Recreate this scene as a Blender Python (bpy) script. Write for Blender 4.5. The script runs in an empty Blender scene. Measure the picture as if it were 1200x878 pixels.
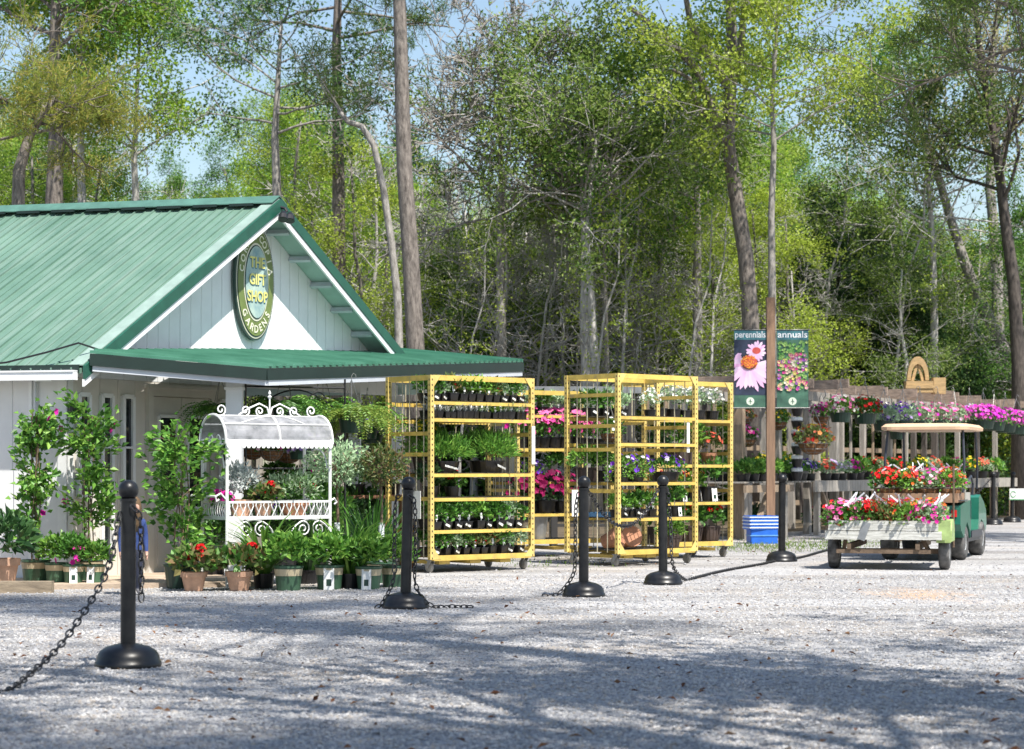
import bpy, math, random
import numpy as np
from mathutils import Vector, Matrix

R = math.radians
C = bpy.context.scene.collection
scene = bpy.context.scene
F, CX, HY, HC = 2500.0, 600.0, 549.0, 1.2          # focal length and principal values of the lens (used to read sizes off the photo)
def X(px, Y): return (px - CX) / F * Y
def Z(py, Y): return HC + (HY - py) * Y / F
def YG(py): return HC * F / (py - HY)
def GP(px, py): return Vector((X(px, YG(py)), YG(py), 0))

# ------------------------------------------------------------------ materials
def _new(name):
    m = bpy.data.materials.new(name); m.use_nodes = True
    nt = m.node_tree; b = nt.nodes['Principled BSDF']
    return m, nt, b
def _ramp(nt, cols, interp='LINEAR'):
    r = nt.nodes.new('ShaderNodeValToRGB'); r.color_ramp.interpolation = interp
    el = r.color_ramp.elements
    n = len(cols)
    while len(el) < n: el.new(0.5)
    for i, c in enumerate(cols):
        el[i].position = (i / n if interp == 'CONSTANT' else (i / (n - 1) if n > 1 else 0))
        el[i].color = (c[0], c[1], c[2], 1)
    return r
def M(name, col, rough=.6, metal=0.0, var=.15, vs=5.0, bump=0.0, bs=40.0, spec=.5, stretch=(1, 1, 1), col2=None, coat=0):
    m, nt, b = _new(name)
    tc = nt.nodes.new('ShaderNodeTexCoord'); mp = nt.nodes.new('ShaderNodeMapping')
    mp.inputs['Scale'].default_value = stretch
    nt.links.new(tc.outputs['Object'], mp.inputs['Vector'])
    no = nt.nodes.new('ShaderNodeTexNoise'); no.inputs['Scale'].default_value = vs; no.inputs['Detail'].default_value = 6
    no.inputs['Roughness'].default_value = .65
    nt.links.new(mp.outputs['Vector'], no.inputs['Vector'])
    c2 = col2 or tuple(min(1, c * (1 + var)) for c in col)
    c1 = tuple(c * (1 - var) for c in col)
    r = _ramp(nt, [c1, c2]); r.color_ramp.elements[0].position = .32; r.color_ramp.elements[1].position = .68
    nt.links.new(no.outputs['Fac'], r.inputs['Fac'])
    oi = nt.nodes.new('ShaderNodeObjectInfo')
    hs = nt.nodes.new('ShaderNodeHueSaturation')
    mr = nt.nodes.new('ShaderNodeMapRange'); mr.inputs['To Min'].default_value = .93; mr.inputs['To Max'].default_value = 1.07
    nt.links.new(oi.outputs['Random'], mr.inputs['Value']); nt.links.new(mr.outputs['Result'], hs.inputs['Value'])
    nt.links.new(r.outputs['Color'], hs.inputs['Color']); nt.links.new(hs.outputs['Color'], b.inputs['Base Color'])
    b.inputs['Roughness'].default_value = rough; b.inputs['Metallic'].default_value = metal
    b.inputs['Specular IOR Level'].default_value = spec
    if coat: b.inputs['Coat Weight'].default_value = coat
    if bump:
        n2 = nt.nodes.new('ShaderNodeTexNoise'); n2.inputs['Scale'].default_value = bs; n2.inputs['Detail'].default_value = 4
        nt.links.new(mp.outputs['Vector'], n2.inputs['Vector'])
        bp = nt.nodes.new('ShaderNodeBump'); bp.inputs['Strength'].default_value = bump; bp.inputs['Distance'].default_value = .02
        nt.links.new(n2.outputs['Fac'], bp.inputs['Height']); nt.links.new(bp.outputs['Normal'], b.inputs['Normal'])
    return m
def LEAF(name, cols, transl=.3, rough=.45, spec=.4):
    m, nt, b = _new(name)
    g = nt.nodes.new('ShaderNodeNewGeometry'); r = _ramp(nt, cols)
    nt.links.new(g.outputs['Random Per Island'], r.inputs['Fac'])
    oi = nt.nodes.new('ShaderNodeObjectInfo'); hs = nt.nodes.new('ShaderNodeHueSaturation')
    mr = nt.nodes.new('ShaderNodeMapRange'); mr.inputs['To Min'].default_value = .82; mr.inputs['To Max'].default_value = 1.18
    nt.links.new(oi.outputs['Random'], mr.inputs['Value']); nt.links.new(mr.outputs['Result'], hs.inputs['Value'])
    nt.links.new(r.outputs['Color'], hs.inputs['Color'])
    nt.links.new(hs.outputs['Color'], b.inputs['Base Color'])
    b.inputs['Roughness'].default_value = rough; b.inputs['Specular IOR Level'].default_value = spec
    t = nt.nodes.new('ShaderNodeBsdfTranslucent'); nt.links.new(hs.outputs['Color'], t.inputs['Color'])
    mx = nt.nodes.new('ShaderNodeMixShader'); mx.inputs[0].default_value = transl
    nt.links.new(b.outputs[0], mx.inputs[1]); nt.links.new(t.outputs[0], mx.inputs[2])
    nt.links.new(mx.outputs[0], nt.nodes['Material Output'].inputs['Surface'])
    return m
def FLOW(name, cols, transl=.25):
    m = LEAF(name, cols, transl, .6, .2)
    for n in m.node_tree.nodes:
        if n.type == 'VALTORGB':
            n.color_ramp.interpolation = 'CONSTANT'
            k = len(n.color_ramp.elements)
            for i, e in enumerate(n.color_ramp.elements): e.position = i / k
    return m

# ------------------------------------------------------------------ mesh builder
class MB:
    def __init__(s): s.v = []; s.lp = []; s.tt = []; s.mi = []; s.n = 0
    def add(s, V, faces, m=0):
        V = np.asarray(V, dtype=np.float64).reshape(-1, 3)
        if isinstance(faces, np.ndarray):
            s.lp.append((faces + s.n).ravel()); s.tt.append(np.full(len(faces), faces.shape[1]));
            s.mi.append(np.full(len(faces), m))
        else:
            s.lp.append(np.array([i + s.n for f in faces for i in f], dtype=np.int64)); s.tt.append(np.array([len(f) for f in faces]))
            s.mi.append(np.full(len(faces), m))
        s.v.append(V); s.n += len(V); return s
    def box(s, c, d, rot=None, m=0):
        x, y, z = d[0] / 2, d[1] / 2, d[2] / 2
        V = [Vector(p) for p in ((-x,-y,-z),(x,-y,-z),(x,y,-z),(-x,y,-z),(-x,-y,z),(x,-y,z),(x,y,z),(-x,y,z))]
        if rot is not None: V = [rot @ p for p in V]
        c = Vector(c)
        return s.add([tuple(p + c) for p in V], [(0,3,2,1),(4,5,6,7),(0,1,5,4),(1,2,6,5),(2,3,7,6),(3,0,4,7)], m)
    def beam(s, p, q, w, h, up=(0, 0, 1), m=0):      # rectangular bar from p to q: w across, h along up
        p, q = Vector(p), Vector(q); d = (q - p); L = d.length; d = d / L
        u = Vector(up); sd = d.cross(u)
        if sd.length < 1e-4: sd = d.cross(Vector((0, 1, 0)))
        sd.normalize(); u = sd.cross(d)
        V = []
        for a in (p, q):
            for i, j in ((-1,-1),(1,-1),(1,1),(-1,1)): V.append(tuple(a + sd * (i * w / 2) + u * (j * h / 2)))
        return s.add(V, [(0,1,2,3),(7,6,5,4),(0,4,5,1),(1,5,6,2),(2,6,7,3),(3,7,4,0)], m)
    def tube(s, pts, rad, n=6, caps=True, m=0):
        pts = [Vector(p) for p in pts]; k = len(pts)
        if not hasattr(rad, '__len__'): rad = [rad] * k
        V = []; u = None
        for i, p in enumerate(pts):
            t = (pts[min(i + 1, k - 1)] - pts[max(i - 1, 0)])
            if t.length < 1e-9: t = Vector((0, 0, 1))
            t.normalize()
            if u is None:
                u = t.cross(Vector((0, 0, 1)) if abs(t.z) < .9 else Vector((1, 0, 0)))
            else: u = u - t * u.dot(t)
            if u.length < 1e-6: u = t.cross(Vector((1, 0, 0)))
            u.normalize(); w = t.cross(u)
            for j in range(n):
                a = 2 * math.pi * j / n
                V.append(p + (u * math.cos(a) + w * math.sin(a)) * rad[i])
        f = []
        for i in range(k - 1):
            for j in range(n):
                a, b = i * n + j, i * n + (j + 1) % n
                f.append((a, b, b + n, a + n))
        if caps: f += [tuple(range(n - 1, -1, -1)), tuple((k - 1) * n + j for j in range(n))]
        return s.add([tuple(v) for v in V], f, m)
    def lathe(s, prof, c=(0, 0, 0), n=20, rot=None, m=0, sq=0):     # prof [(r, z)], bottom to top; sq>0 squares the section
        V = []; c = Vector(c); k = len(prof)
        for r, z in prof:
            for j in range(n):
                a = 2 * math.pi * (j + .5) / n
                q = 1.0
                if sq: q = 1 + sq * (1 / max(abs(math.cos(a)), abs(math.sin(a))) - 1)
                p = Vector((r * q * math.cos(a), r * q * math.sin(a), z))
                if rot is not None: p = rot @ p
                V.append(tuple(p + c))
        f = []
        for i in range(k - 1):
            for j in range(n):
                a, b = i * n + j, i * n + (j + 1) % n
                f.append((a, b, b + n, a + n))
        f.append(tuple(range(n - 1, -1, -1))); f.append(tuple((k - 1) * n + j for j in range(n)))
        return s.add(V, f, m)
    def prism(s, poly, n, m=0):                      # polygon (3-D points) extruded by the vector n
        k = len(poly); n = Vector(n)
        V = [tuple(p) for p in poly] + [tuple(Vector(p) + n) for p in poly]
        f = [tuple(range(k - 1, -1, -1)), tuple(range(k, 2 * k))] + [(i, (i + 1) % k, (i + 1) % k + k, i + k) for i in range(k)]
        return s.add(V, f, m)
    def move(s, o):
        s.v = [a + np.array(o) for a in s.v]; return s
    def xf(s, mat):
        A = np.array(mat.to_3x3()); t = np.array(mat.translation)
        s.v = [a @ A.T + t for a in s.v]; return s
    def build(s, name, mats, parent=None, smooth=False, loc=None):
        a = parent
        while a is not None and not a.get('_w'): a = a.parent
        if a is not None: s.move([-x for x in a['_w']])   # drawn in world coordinates: bring into the thing's frame
        me = bpy.data.meshes.new(name)
        V = np.concatenate(s.v); lp = np.concatenate(s.lp); tt = np.concatenate(s.tt); mi = np.concatenate(s.mi)
        me.vertices.add(len(V)); me.vertices.foreach_set('co', V.astype(np.float32).ravel())
        me.loops.add(len(lp)); me.loops.foreach_set('vertex_index', lp.astype(np.int32))
        me.polygons.add(len(tt)); st = np.concatenate([[0], np.cumsum(tt)[:-1]])
        me.polygons.foreach_set('loop_start', st.astype(np.int32))
        me.update(calc_edges=True)
        for mt in (mats if isinstance(mats, (list, tuple)) else [mats]): me.materials.append(mt)
        me.polygons.foreach_set('material_index', mi.astype(np.int32))
        me.polygons.foreach_set('use_smooth', np.full(len(tt), bool(smooth)))
        me.update()
        o = bpy.data.objects.new(name, me); C.objects.link(o)
        if loc is not None: o.location = loc
        if parent is not None: o.parent = parent
        return o

# ------------------------------------------------------------------ things
def tag(o, label=None, cat=None, group=None, kind=None):
    if label: o['label'] = label
    if cat: o['category'] = cat
    if group: o['group'] = group
    if kind: o['kind'] = kind
    return o
def thing(name, label, cat, loc=(0, 0, 0), rotz=0.0, group=None, world=False):
    o = bpy.data.objects.new(name, None); C.objects.link(o); o.empty_display_size = .1
    o.location = loc; o.rotation_euler = (0, 0, rotz)
    if world: o['_w'] = list(loc)
    return tag(o, label, cat, group)
def kids(o): return [c for c in o.children]
def copy_tree(o, parent=None):
    c = o.copy(); C.objects.link(c)
    if parent is not None: c.parent = parent
    for ch in kids(o): copy_tree(ch, c)
    return c
def place(root, loc, rotz=0.0, s=1.0, label=None, group=None):
    root.location = loc; root.rotation_euler = (0, 0, rotz); root.scale = (s, s, s) if not hasattr(s, '__len__') else s
    if label: root['label'] = label
    if group: root['group'] = group
    elif 'group' in root: del root['group']
    return root
PROTO = {}
def put(key, loc, rotz=0.0, s=1.0, label=None, group=None):
    mk = MAKERS[key]
    if key not in PROTO: PROTO[key] = mk(); root = PROTO[key]
    else: root = copy_tree(PROTO[key])
    return place(root, loc, rotz, s, label, group)
MAKERS = {}

def nrm(a): return a / np.maximum(np.linalg.norm(a, axis=-1, keepdims=True), 1e-9)
def leaves(mb, rng, P, D, L, W, fold=.25, m=0, face=(0, 0, 1.0)):
    n = len(P); D = nrm(D); L = np.broadcast_to(np.asarray(L, float), (n,))[:, None]; W = np.broadcast_to(np.asarray(W, float), (n,))[:, None]
    rv = rng.normal(size=(n, 3)) * .55 + np.asarray(face)          # blades turn their faces to the light
    S = nrm(np.cross(D, rv)); N = np.cross(S, D)
    V = np.empty((n, 4, 3))
    V[:, 0] = P; V[:, 1] = P + D * L * .45 + S * W * .5 + N * W * fold; V[:, 2] = P + D * L - N * L * .12; V[:, 3] = P + D * L * .45 - S * W * .5 + N * W * fold
    b = np.arange(n)[:, None] * 4
    f = np.concatenate([b + [0, 1, 2], b + [0, 2, 3]], axis=0)
    mb.add(V.reshape(-1, 3), f, m)
def straps(mb, rng, P, D, L, W, bend=.6, seg=4, m=0):     # arching strap leaves
    n = len(P); D = nrm(D); L = np.broadcast_to(np.asarray(L, float), (n,)); W = np.broadcast_to(np.asarray(W, float), (n,))
    S = nrm(np.cross(D, np.array([0, 0, 1.0]) + rng.normal(size=(n, 3)) * .2))
    V = np.empty((n, seg * 2 + 1, 3)); p = P.copy(); d = D.copy()
    for i in range(seg):
        w = W * (1 - (i / seg) ** 2 * .6)
        V[:, 2 * i] = p + S * w[:, None] * .5; V[:, 2 * i + 1] = p - S * w[:, None] * .5
        p = p + d * (L / seg)[:, None]; d = nrm(d + np.array([0, 0, -bend / seg * 1.6]))
    V[:, seg * 2] = p
    b = np.arange(n)[:, None] * (seg * 2 + 1)
    fs = [b + [2*i, 2*i+1, 2*i+3, 2*i+2] for i in range(seg - 1)]
    mb.add(V.reshape(-1, 3), np.concatenate(fs), m)
    k = mb.n - len(V) * (seg * 2 + 1)
    ft = b + [2*seg-2, 2*seg-1, 2*seg]
    mb.lp.append((ft + k).ravel()); mb.tt.append(np.full(n, 3)); mb.mi.append(np.full(n, m))
def blooms(mb, rng, P, N, Rr, m=0, pet=5):
    n = len(P); N = nrm(N + rng.normal(size=(n, 3)) * .25); Rr = np.broadcast_to(np.asarray(Rr, float), (n,))[:, None]
    U = nrm(np.cross(N, rng.normal(size=(n, 3)))); W = np.cross(N, U)
    k = pet * 2
    V = np.empty((n, k + 1, 3)); V[:, 0] = P
    for j in range(k):
        a = 2 * math.pi * j / k; q = 1.0 if j % 2 == 0 else .72
        V[:, j + 1] = P + (U * math.cos(a) + W * math.sin(a)) * Rr * q + N * Rr * .3
    b = np.arange(n)[:, None] * (k + 1)
    mb.add(V.reshape(-1, 3), np.concatenate([b + [0, j + 1, (j + 1) % k + 1] for j in range(k)]), m)
def sph(rng, n, up=None):
    d = nrm(rng.normal(size=(n, 3)))
    if up is not None: d[:, 2] = np.where(d[:, 2] < up, np.abs(d[:, 2]), d[:, 2])
    return nrm(d)
def text_arrays(txt, size, bold=0.0):
    cu = bpy.data.curves.new('lettering', 'FONT'); cu.body = txt; cu.size = size; cu.extrude = .002; cu.offset = bold
    cu.align_x = 'CENTER'; cu.resolution_u = 3
    ob = bpy.data.objects.new('lettering', cu); C.objects.link(ob)
    dg = bpy.context.evaluated_depsgraph_get(); dg.update()
    me = bpy.data.meshes.new_from_object(ob.evaluated_get(dg))
    V = np.array([v.co[:] for v in me.vertices]).reshape(-1, 3); f = [tuple(p.vertices) for p in me.polygons]
    bpy.data.objects.remove(ob); bpy.data.curves.remove(cu); bpy.data.meshes.remove(me)
    return V, f
# ------------------------------------------------------------------ shared materials
m_black = M('black_plastic', (.012, .012, .014), .35, var=.2)
m_green_pot = M('green_nursery_plastic', (.045, .105, .06), .45, var=.2)
m_label_band = M('tan_label_band', (.5, .42, .28), .6)
m_card = M('white_label_card', (.78, .78, .76), .5, var=.05)
m_terra = M('terracotta', (.42, .2, .115), .8, var=.25, vs=9, bump=.2)
m_peach = M('pale_terracotta', (.5, .3, .2), .8, var=.2, vs=9, bump=.2)
m_coir = M('coconut_coir', (.2, .095, .04), .95, var=.5, vs=30, bump=.9, bs=70)
m_brown_pot = M('brown_ribbed_plastic', (.07, .05, .045), .5, var=.2)
m_dkgreen = M('dark_green_plastic', (.012, .04, .025), .4)
m_wire = M('hanger_wire', (.25, .25, .24), .4, .6)
m_soil = M('potting_soil', (.025, .017, .011), .95, var=.5, vs=40)
m_white_plastic = M('white_plastic', (.66, .69, .72), .35, var=.04)
m_stem = M('green_stem', (.08, .12, .04), .6)
m_bark_thin = M('thin_woody_stem', (.16, .11, .07), .8, var=.3, vs=20)
l_mid = LEAF('mid_green_leaf', [(.036, .109, .017), (.087, .232, .036), (.145, .334, .058)])
l_light = LEAF('light_green_leaf', [(.087, .217, .029), (.174, .362, .058), (.290, .478, .087)])
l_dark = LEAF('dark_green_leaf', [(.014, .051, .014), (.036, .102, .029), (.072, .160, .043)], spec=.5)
l_gray = LEAF('dusty_silver_leaf', [(.3, .34, .33), (.45, .5, .48), (.6, .64, .62)])
l_sage = LEAF('sage_green_leaf', [(.203, .319, .160), (.348, .493, .290), (.522, .652, .435)])
l_lime = LEAF('yellow_green_frond', [(.13, .22, .03), (.22, .33, .05), (.34, .44, .09)], transl=.4)
l_bronze = LEAF('bronze_tinged_leaf', [(.072, .145, .036), (.145, .203, .058), (.246, .145, .072)])
f_red = FLOW('red_petal', [(.62, .008, .012), (.75, .015, .02), (.5, .005, .01)])
f_coral = FLOW('coral_petal', [(.75, .12, .07), (.8, .2, .12), (.65, .06, .05)])
f_orange = FLOW('orange_petal', [(.8, .15, .03), (.75, .06, .03), (.82, .28, .05)])
f_pink = FLOW('pink_petal', [(.75, .16, .38), (.8, .3, .5), (.65, .06, .28), (.82, .5, .62)])
f_magenta = FLOW('magenta_petal', [(.6, .015, .28), (.7, .03, .38), (.45, .01, .25)])
f_hot = FLOW('hot_violet_petal', [(.62, .03, .5), (.72, .06, .58), (.75, .16, .5), (.5, .02, .45)])
f_purple = FLOW('purple_petal', [(.16, .03, .45), (.25, .06, .55), (.1, .02, .33)])
f_lav = FLOW('lavender_petal', [(.5, .36, .65), (.6, .48, .72), (.35, .22, .6)])
f_pansy = FLOW('pansy_petal', [(.16, .04, .5), (.75, .72, .75), (.1, .02, .35), (.55, .45, .75)])
f_yellow = FLOW('yellow_petal', [(.82, .6, .02), (.85, .7, .06), (.75, .48, .01)])
f_white = FLOW('white_petal', [(.8, .8, .78), (.72, .74, .72), (.82, .8, .72)])
f_mixed = FLOW('mixed_petal', [(.7, .02, .03), (.75, .2, .4), (.8, .25, .06), (.7, .1, .05), (.6, .03, .25)])
f_redyel = FLOW('red_and_yellow_petal', [(.7, .03, .03), (.8, .6, .05), (.75, .3, .1), (.75, .4, .45)])
f_darkmag = FLOW('deep_magenta_petal', [(.22, .006, .07), (.32, .01, .1), (.14, .004, .05)])

_seed = [100]
def rng_new():
    _seed[0] += 1; return np.random.default_rng(_seed[0])

# ------------------------------------------------------------------ pots (built at the origin, standing on z = 0)
def pot(root, kind, r, h, card=False, rim=True):
    mb = MB()
    if kind == 'square':                             # small black square cell pot
        mb.lathe([(r * .78, 0), (r, h * .93), (r * 1.08, h * .93), (r * 1.08, h), (r * .92, h), (r * .9, h * .9)], n=12, sq=.75)
        o = mb.build('pot', m_black, root)
    elif kind in ('green', 'black', 'brown', 'dkgreen'):
        mt = dict(green=m_green_pot, black=m_black, brown=m_brown_pot, dkgreen=m_dkgreen)[kind]
        n = 36 if kind == 'brown' else 20
        mb.lathe([(r * .8, 0), (r * .82, .01), (r * .97, h * .92), (r * 1.05, h * .92), (r * 1.05, h), (r * .93, h), (r * .91, h * .88), (0.001, h * .88)], n=n)
        if kind == 'brown':
            for j in range(18):
                a = 2 * math.pi * j / 18
                mb.beam((r * .82 * math.cos(a), r * .82 * math.sin(a), .01), (r * .985 * math.cos(a), r * .985 * math.sin(a), h * .9), .012, .012, up=(math.cos(a), math.sin(a), 0))
        o = mb.build('pot', mt, root)
        if kind == 'green':
            b = MB(); b.lathe([(r * .905, h * .6), (r * .99, h * .88), (r * 1.0, h * .88), (r * .925, h * .6)], n=20); b.build('label_band', m_label_band, o)
    elif kind in ('terracotta', 'peach'):
        mb.lathe([(r * .66, 0), (r * .68, .005), (r * .9, h * .74), (r * 1.0, h * .74), (r * 1.04, h), (r * .92, h), (r * .86, h * .86), (.001, h * .86)], n=24, sq=.25 if kind == 'peach' else 0)
        o = mb.build('pot', m_terra if kind == 'terracotta' else m_peach, root, smooth=False)
    elif kind == 'coir':
        rr = random.Random(int(r * 1000))
        mb.lathe([(r * .25, 0), (r * .6, h * .18), (r * .85, h * .5), (r * 1.0, h), (r * .93, h * 1.02), (r * .86, h * .86), (.001, h * .84)], n=22)
        o = mb.build('coir_liner', m_coir, root, smooth=True)
        w = MB()
        for zz, q in ((h * 1.0, 1.02), (h * .5, .87), (h * .2, .62)):
            w.tube([(r * q * math.cos(a), r * q * math.sin(a), zz) for a in np.linspace(0, 2 * math.pi, 25)], .004, 4, caps=False)
        for j in range(8):
            a = 2 * math.pi * j / 8
            w.tube([(q * r * math.cos(a), q * r * math.sin(a), z) for q, z in ((.26, 0), (.62, h * .18), (.87, h * .5), (1.02, h))], .003, 4, caps=False)
        w.build('wire_basket', m_wire, root)
    if card:
        c = MB(); c.box((0, -r * 1.03, h * .42), (r * .72, .004, h * .95), Matrix.Rotation(-.12, 3, 'X')); c.box((0, -r * 1.03 - .0045, h * .3), (r * .35, .003, h * .28), Matrix.Rotation(-.12, 3, 'X'), m=1)
        c.build('label_card', [m_card, m_dkgreen], root)
    return o
def hanger(root, r, h, top):
    w = MB()
    for j in range(3):
        a = 2 * math.pi * j / 3 + .4
        w.tube([(r * math.cos(a), r * math.sin(a), h), (r * .45 * math.cos(a), r * .45 * math.sin(a), h + (top - h) * .6), (0, 0, top)], .004, 4)
    w.tube([(0, 0, top), (0, 0, top + .04), (.02, 0, top + .07), (.045, 0, top + .055), (.05, 0, top + .03)], .005, 5)
    w.build('hanger', m_wire, root)
def floppy_hanger(root, rng, r, h, n=2):             # white plastic hanger strips and care tags folded over the flowers
    w = MB()
    for j in range(n):
        a = rng.uniform(0, 2 * math.pi); x, y = r * .6 * math.cos(a), r * .6 * math.sin(a)
        b = rng.uniform(-.1, .8); l = rng.uniform(.14, .22)
        p = Vector((x, y, h + .1)); q = p + Vector((math.cos(b) * l, rng.uniform(-.1, .1), rng.uniform(.05, .16)))
        w.beam(p, q, .02, .003, up=(0, -1, .4))
    w.build('plastic_hanger', m_white_plastic, root)

# ------------------------------------------------------------------ foliage and flowers
def bush(mb, rng, n, rx, rz, zc, L, W, lo=-.35, stems=0, hollow=.45):
    d = sph(rng, n, lo); rr = hollow + (1 - hollow) * rng.random(n) ** .6
    lump = 1 + .18 * np.sin(d[:, 0] * 5 + rng.uniform(0, 6)) * np.cos(d[:, 1] * 4 + rng.uniform(0, 6)) + .1 * rng.normal(size=n)
    P = d * (rr * lump)[:, None] * np.array([rx, rx, rz]) + np.array([0, 0, zc])
    D = d * .8 + np.array([0, 0, .35]) + rng.normal(size=(n, 3)) * .45
    leaves(mb, rng, P, D, L * rng.uniform(.6, 1.25, n), W * rng.uniform(.7, 1.2, n), face=d * .8 + np.array([0, -.25, .75]))
def crown_blooms(mb, rng, n, rx, rz, zc, Rr, lo=.0, out=1.05, side=None):
    d = sph(rng, n, lo)
    if side is not None: d[:, 1] = np.where(rng.random(n) < side, -np.abs(d[:, 1]), d[:, 1])
    P = d * np.array([rx, rx, rz]) * (out + .12 * rng.normal(size=n))[:, None] + np.array([0, 0, zc])
    blooms(mb, rng, P, d + np.array([0, -.25, .3]), Rr * rng.uniform(.7, 1.2, n))
def stems_to(mb, rng, k, r0, z0, rx, zt, rad=.004):
    for j in range(k):
        a = rng.uniform(0, 6.28); b = rng.uniform(.2, .8)
        mb.tube([(r0 * .3 * math.cos(a), r0 * .3 * math.sin(a), z0), (rx * b * .6 * math.cos(a), rx * b * .6 * math.sin(a), (z0 + zt) / 2), (rx * b * math.cos(a), rx * b * math.sin(a), zt)], [rad, rad * .8, rad * .5], 4)

def multi(lst, name, root, rng):                     # several leaf or petal colours in one part
    if not lst: return None
    mb = MB()
    for i, (mt, fn) in enumerate(lst):
        k = len(mb.mi); fn(mb, rng)
        for a in mb.mi[k:]: a[:] = i
    return mb.build(name, [mt for mt, fn in lst], root)
def plant_maker(name, label, cat, pk, fol, flo=None, extra=None):
    """pk: (kind, r, h, card) ; fol: list of (material, fn(mb, rng)) ; flo likewise"""
    def mk():
        rng = rng_new(); root = thing(name, label, cat)
        if pk: pot(root, *pk)
        multi(fol, 'foliage', root, rng); multi(flo or [], 'blossoms', root, rng)
        if extra: extra(root, rng)
        return root
    return mk
def B(n, rx, rz, zc, L, W, **k): return lambda mb, rng: bush(mb, rng, n, rx, rz, zc, L, W, **k)
def FB(n, rx, rz, zc, r, **k): return lambda mb, rng: crown_blooms(mb, rng, n, rx, rz, zc, r, **k)
def strap_fn(n, L, W, z, r=.05, up=1.2, bend=.7):
    def fn(mb, rng):
        a = rng.uniform(0, 6.28, n); q = rng.uniform(0, 1, n)
        P = np.stack([r * q * np.cos(a), r * q * np.sin(a), np.full(n, z)], 1)
        D = np.stack([np.cos(a) * (.25 + q * .9), np.sin(a) * (.25 + q * .9), np.full(n, up)], 1)
        straps(mb, rng, P, D, L * rng.uniform(.6, 1.1, n), W, bend)
    return fn

def tagstake(root, rng, r, h, w=.028, hh=.055, m=None):
    t = MB(); x = rng.uniform(-.25, .25) * r
    t.box((x, -r * .75, h + .045), (w, .003, hh), Matrix.Rotation(-.15, 3, 'X')); t.box((x, -r * .72, h), (.008, .003, .06))
    t.build('plant_tag', m or m_card, root)
def slip(root, r, h):                                # the slanted price slip stuck to the front of a cell pot
    t = MB(); t.beam((-r * .6, -r * 1.02, h * .62), (r * .35, -r * 1.0, h * .3), .004, .022, up=(0, 0, 1)); t.build('price_slip', m_card, root)

for i, (lm, fl) in enumerate(((l_mid, None), (l_light, None), (l_sage, None), (l_bronze, f_red), (l_mid, f_white), (l_mid, f_pink))):
    def ex(root, rng, i=i):
        tagstake(root, rng, .058, .08)
        if i % 2 == 0: slip(root, .058, .08)
    MAKERS['cell%d' % i] = plant_maker('seedling_pot', 'seedling', 'seedling', ('square', .058, .08), [(lm, B(150, .1, .1, .14, .062, .033))],
        [(fl, FB(9, .07, .07, .15, .018))] if fl else None, ex)
for i, lm in enumerate((l_gray, l_sage, l_light)):
    MAKERS['plug%d' % i] = plant_maker('seedling_pot', 'seedling', 'seedling', ('square', .045, .075),
        [(lm, strap_fn(26, .17, .011, .07, .03, 1.1, .8))], None, lambda root, rng: tagstake(root, rng, .045, .07, .03, .05))
MAKERS['needlebush'] = plant_maker('low_shrub', 'low shrub', 'shrub', ('black', .2, .13), [(l_light, B(1100, .33, .25, .19, .08, .014, lo=-.1)), (l_mid, B(900, .31, .22, .19, .08, .014, lo=-.1))], None,
    lambda root, rng: (slip(root, .2, .13), None))
MAKERS['geranium'] = plant_maker('red_geranium', 'geranium', 'potted flower', ('black', .11, .15), [(l_mid, B(150, .16, .14, .22, .075, .07))], [(f_red, FB(40, .13, .14, .27, .03))])
def heads(k, rx, z, Rr, n=16):
    def fn(mb, rng):
        for j in range(k):
            a = rng.uniform(0, 6.28); q = rng.uniform(.2, 1) * rx; c = np.array([q * math.cos(a), q * math.sin(a), z + rng.uniform(-.06, .07)])
            d = sph(rng, n, -.2); blooms(mb, rng, c + d * Rr, d, Rr * .55)
    return fn
MAKERS['terra_geranium'] = plant_maker('potted_geranium', 'geranium', 'potted flower', ('peach', .14, .2, False), [(l_bronze, B(190, .24, .17, .27, .1, .08)), (l_mid, B(120, .22, .15, .27, .1, .085))], [(f_red, heads(7, .17, .37, .05))])
MAKERS['brown_leafy'] = plant_maker('leafy_planter', 'leafy', 'potted plant', ('brown', .2, .23), [(l_light, B(420, .27, .22, .34, .1, .05))])
MAKERS['brown_red'] = plant_maker('potted_geranium', 'geranium', 'potted flower', ('brown', .14, .19), [(l_mid, B(260, .19, .16, .29, .075, .055))], [(f_red, heads(3, .13, .42, .045))])
MAKERS['black_leafy'] = plant_maker('leafy_pot', 'leafy', 'potted plant', ('black', .1, .15, True), [(l_mid, B(200, .15, .16, .27, .08, .05))])
MAKERS['black_redyel'] = plant_maker('potted_flower', 'flower', 'potted flower', ('black', .1, .14, True), [(l_light, B(170, .14, .12, .22, .06, .035))], [(f_redyel, FB(24, .13, .12, .26, .028))])
MAKERS['dark_leafy'] = plant_maker('leafy_pot', 'leafy', 'potted plant', ('black', .12, .15), [(l_dark, B(240, .19, .17, .27, .09, .05))])
MAKERS['pansy_oval'] = plant_maker('pansy_planter', 'pansies', 'planter', ('black', .19, .12), [(l_mid, B(380, .24, .12, .17, .05, .03))], [(f_pansy, FB(22, .22, .13, .2, .028, side=.7))])
MAKERS['violet_spill'] = plant_maker('pansy_planter', 'pansies', 'planter', ('black', .12, .12), [(l_light, B(320, .2, .17, .14, .05, .03, lo=-.8))], [(f_pansy, FB(16, .2, .17, .16, .03, lo=-.3, side=.8)), (f_purple, FB(4, .2, .17, .18, .034, side=.8))])
MAKERS['white_cup'] = plant_maker('white_flower_pot', 'white flowers', 'potted flower', ('black', .1, .12), [(l_sage, B(160, .15, .15, .24, .05, .025))], [(f_white, FB(75, .15, .16, .26, .022, lo=-.2))])
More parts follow.
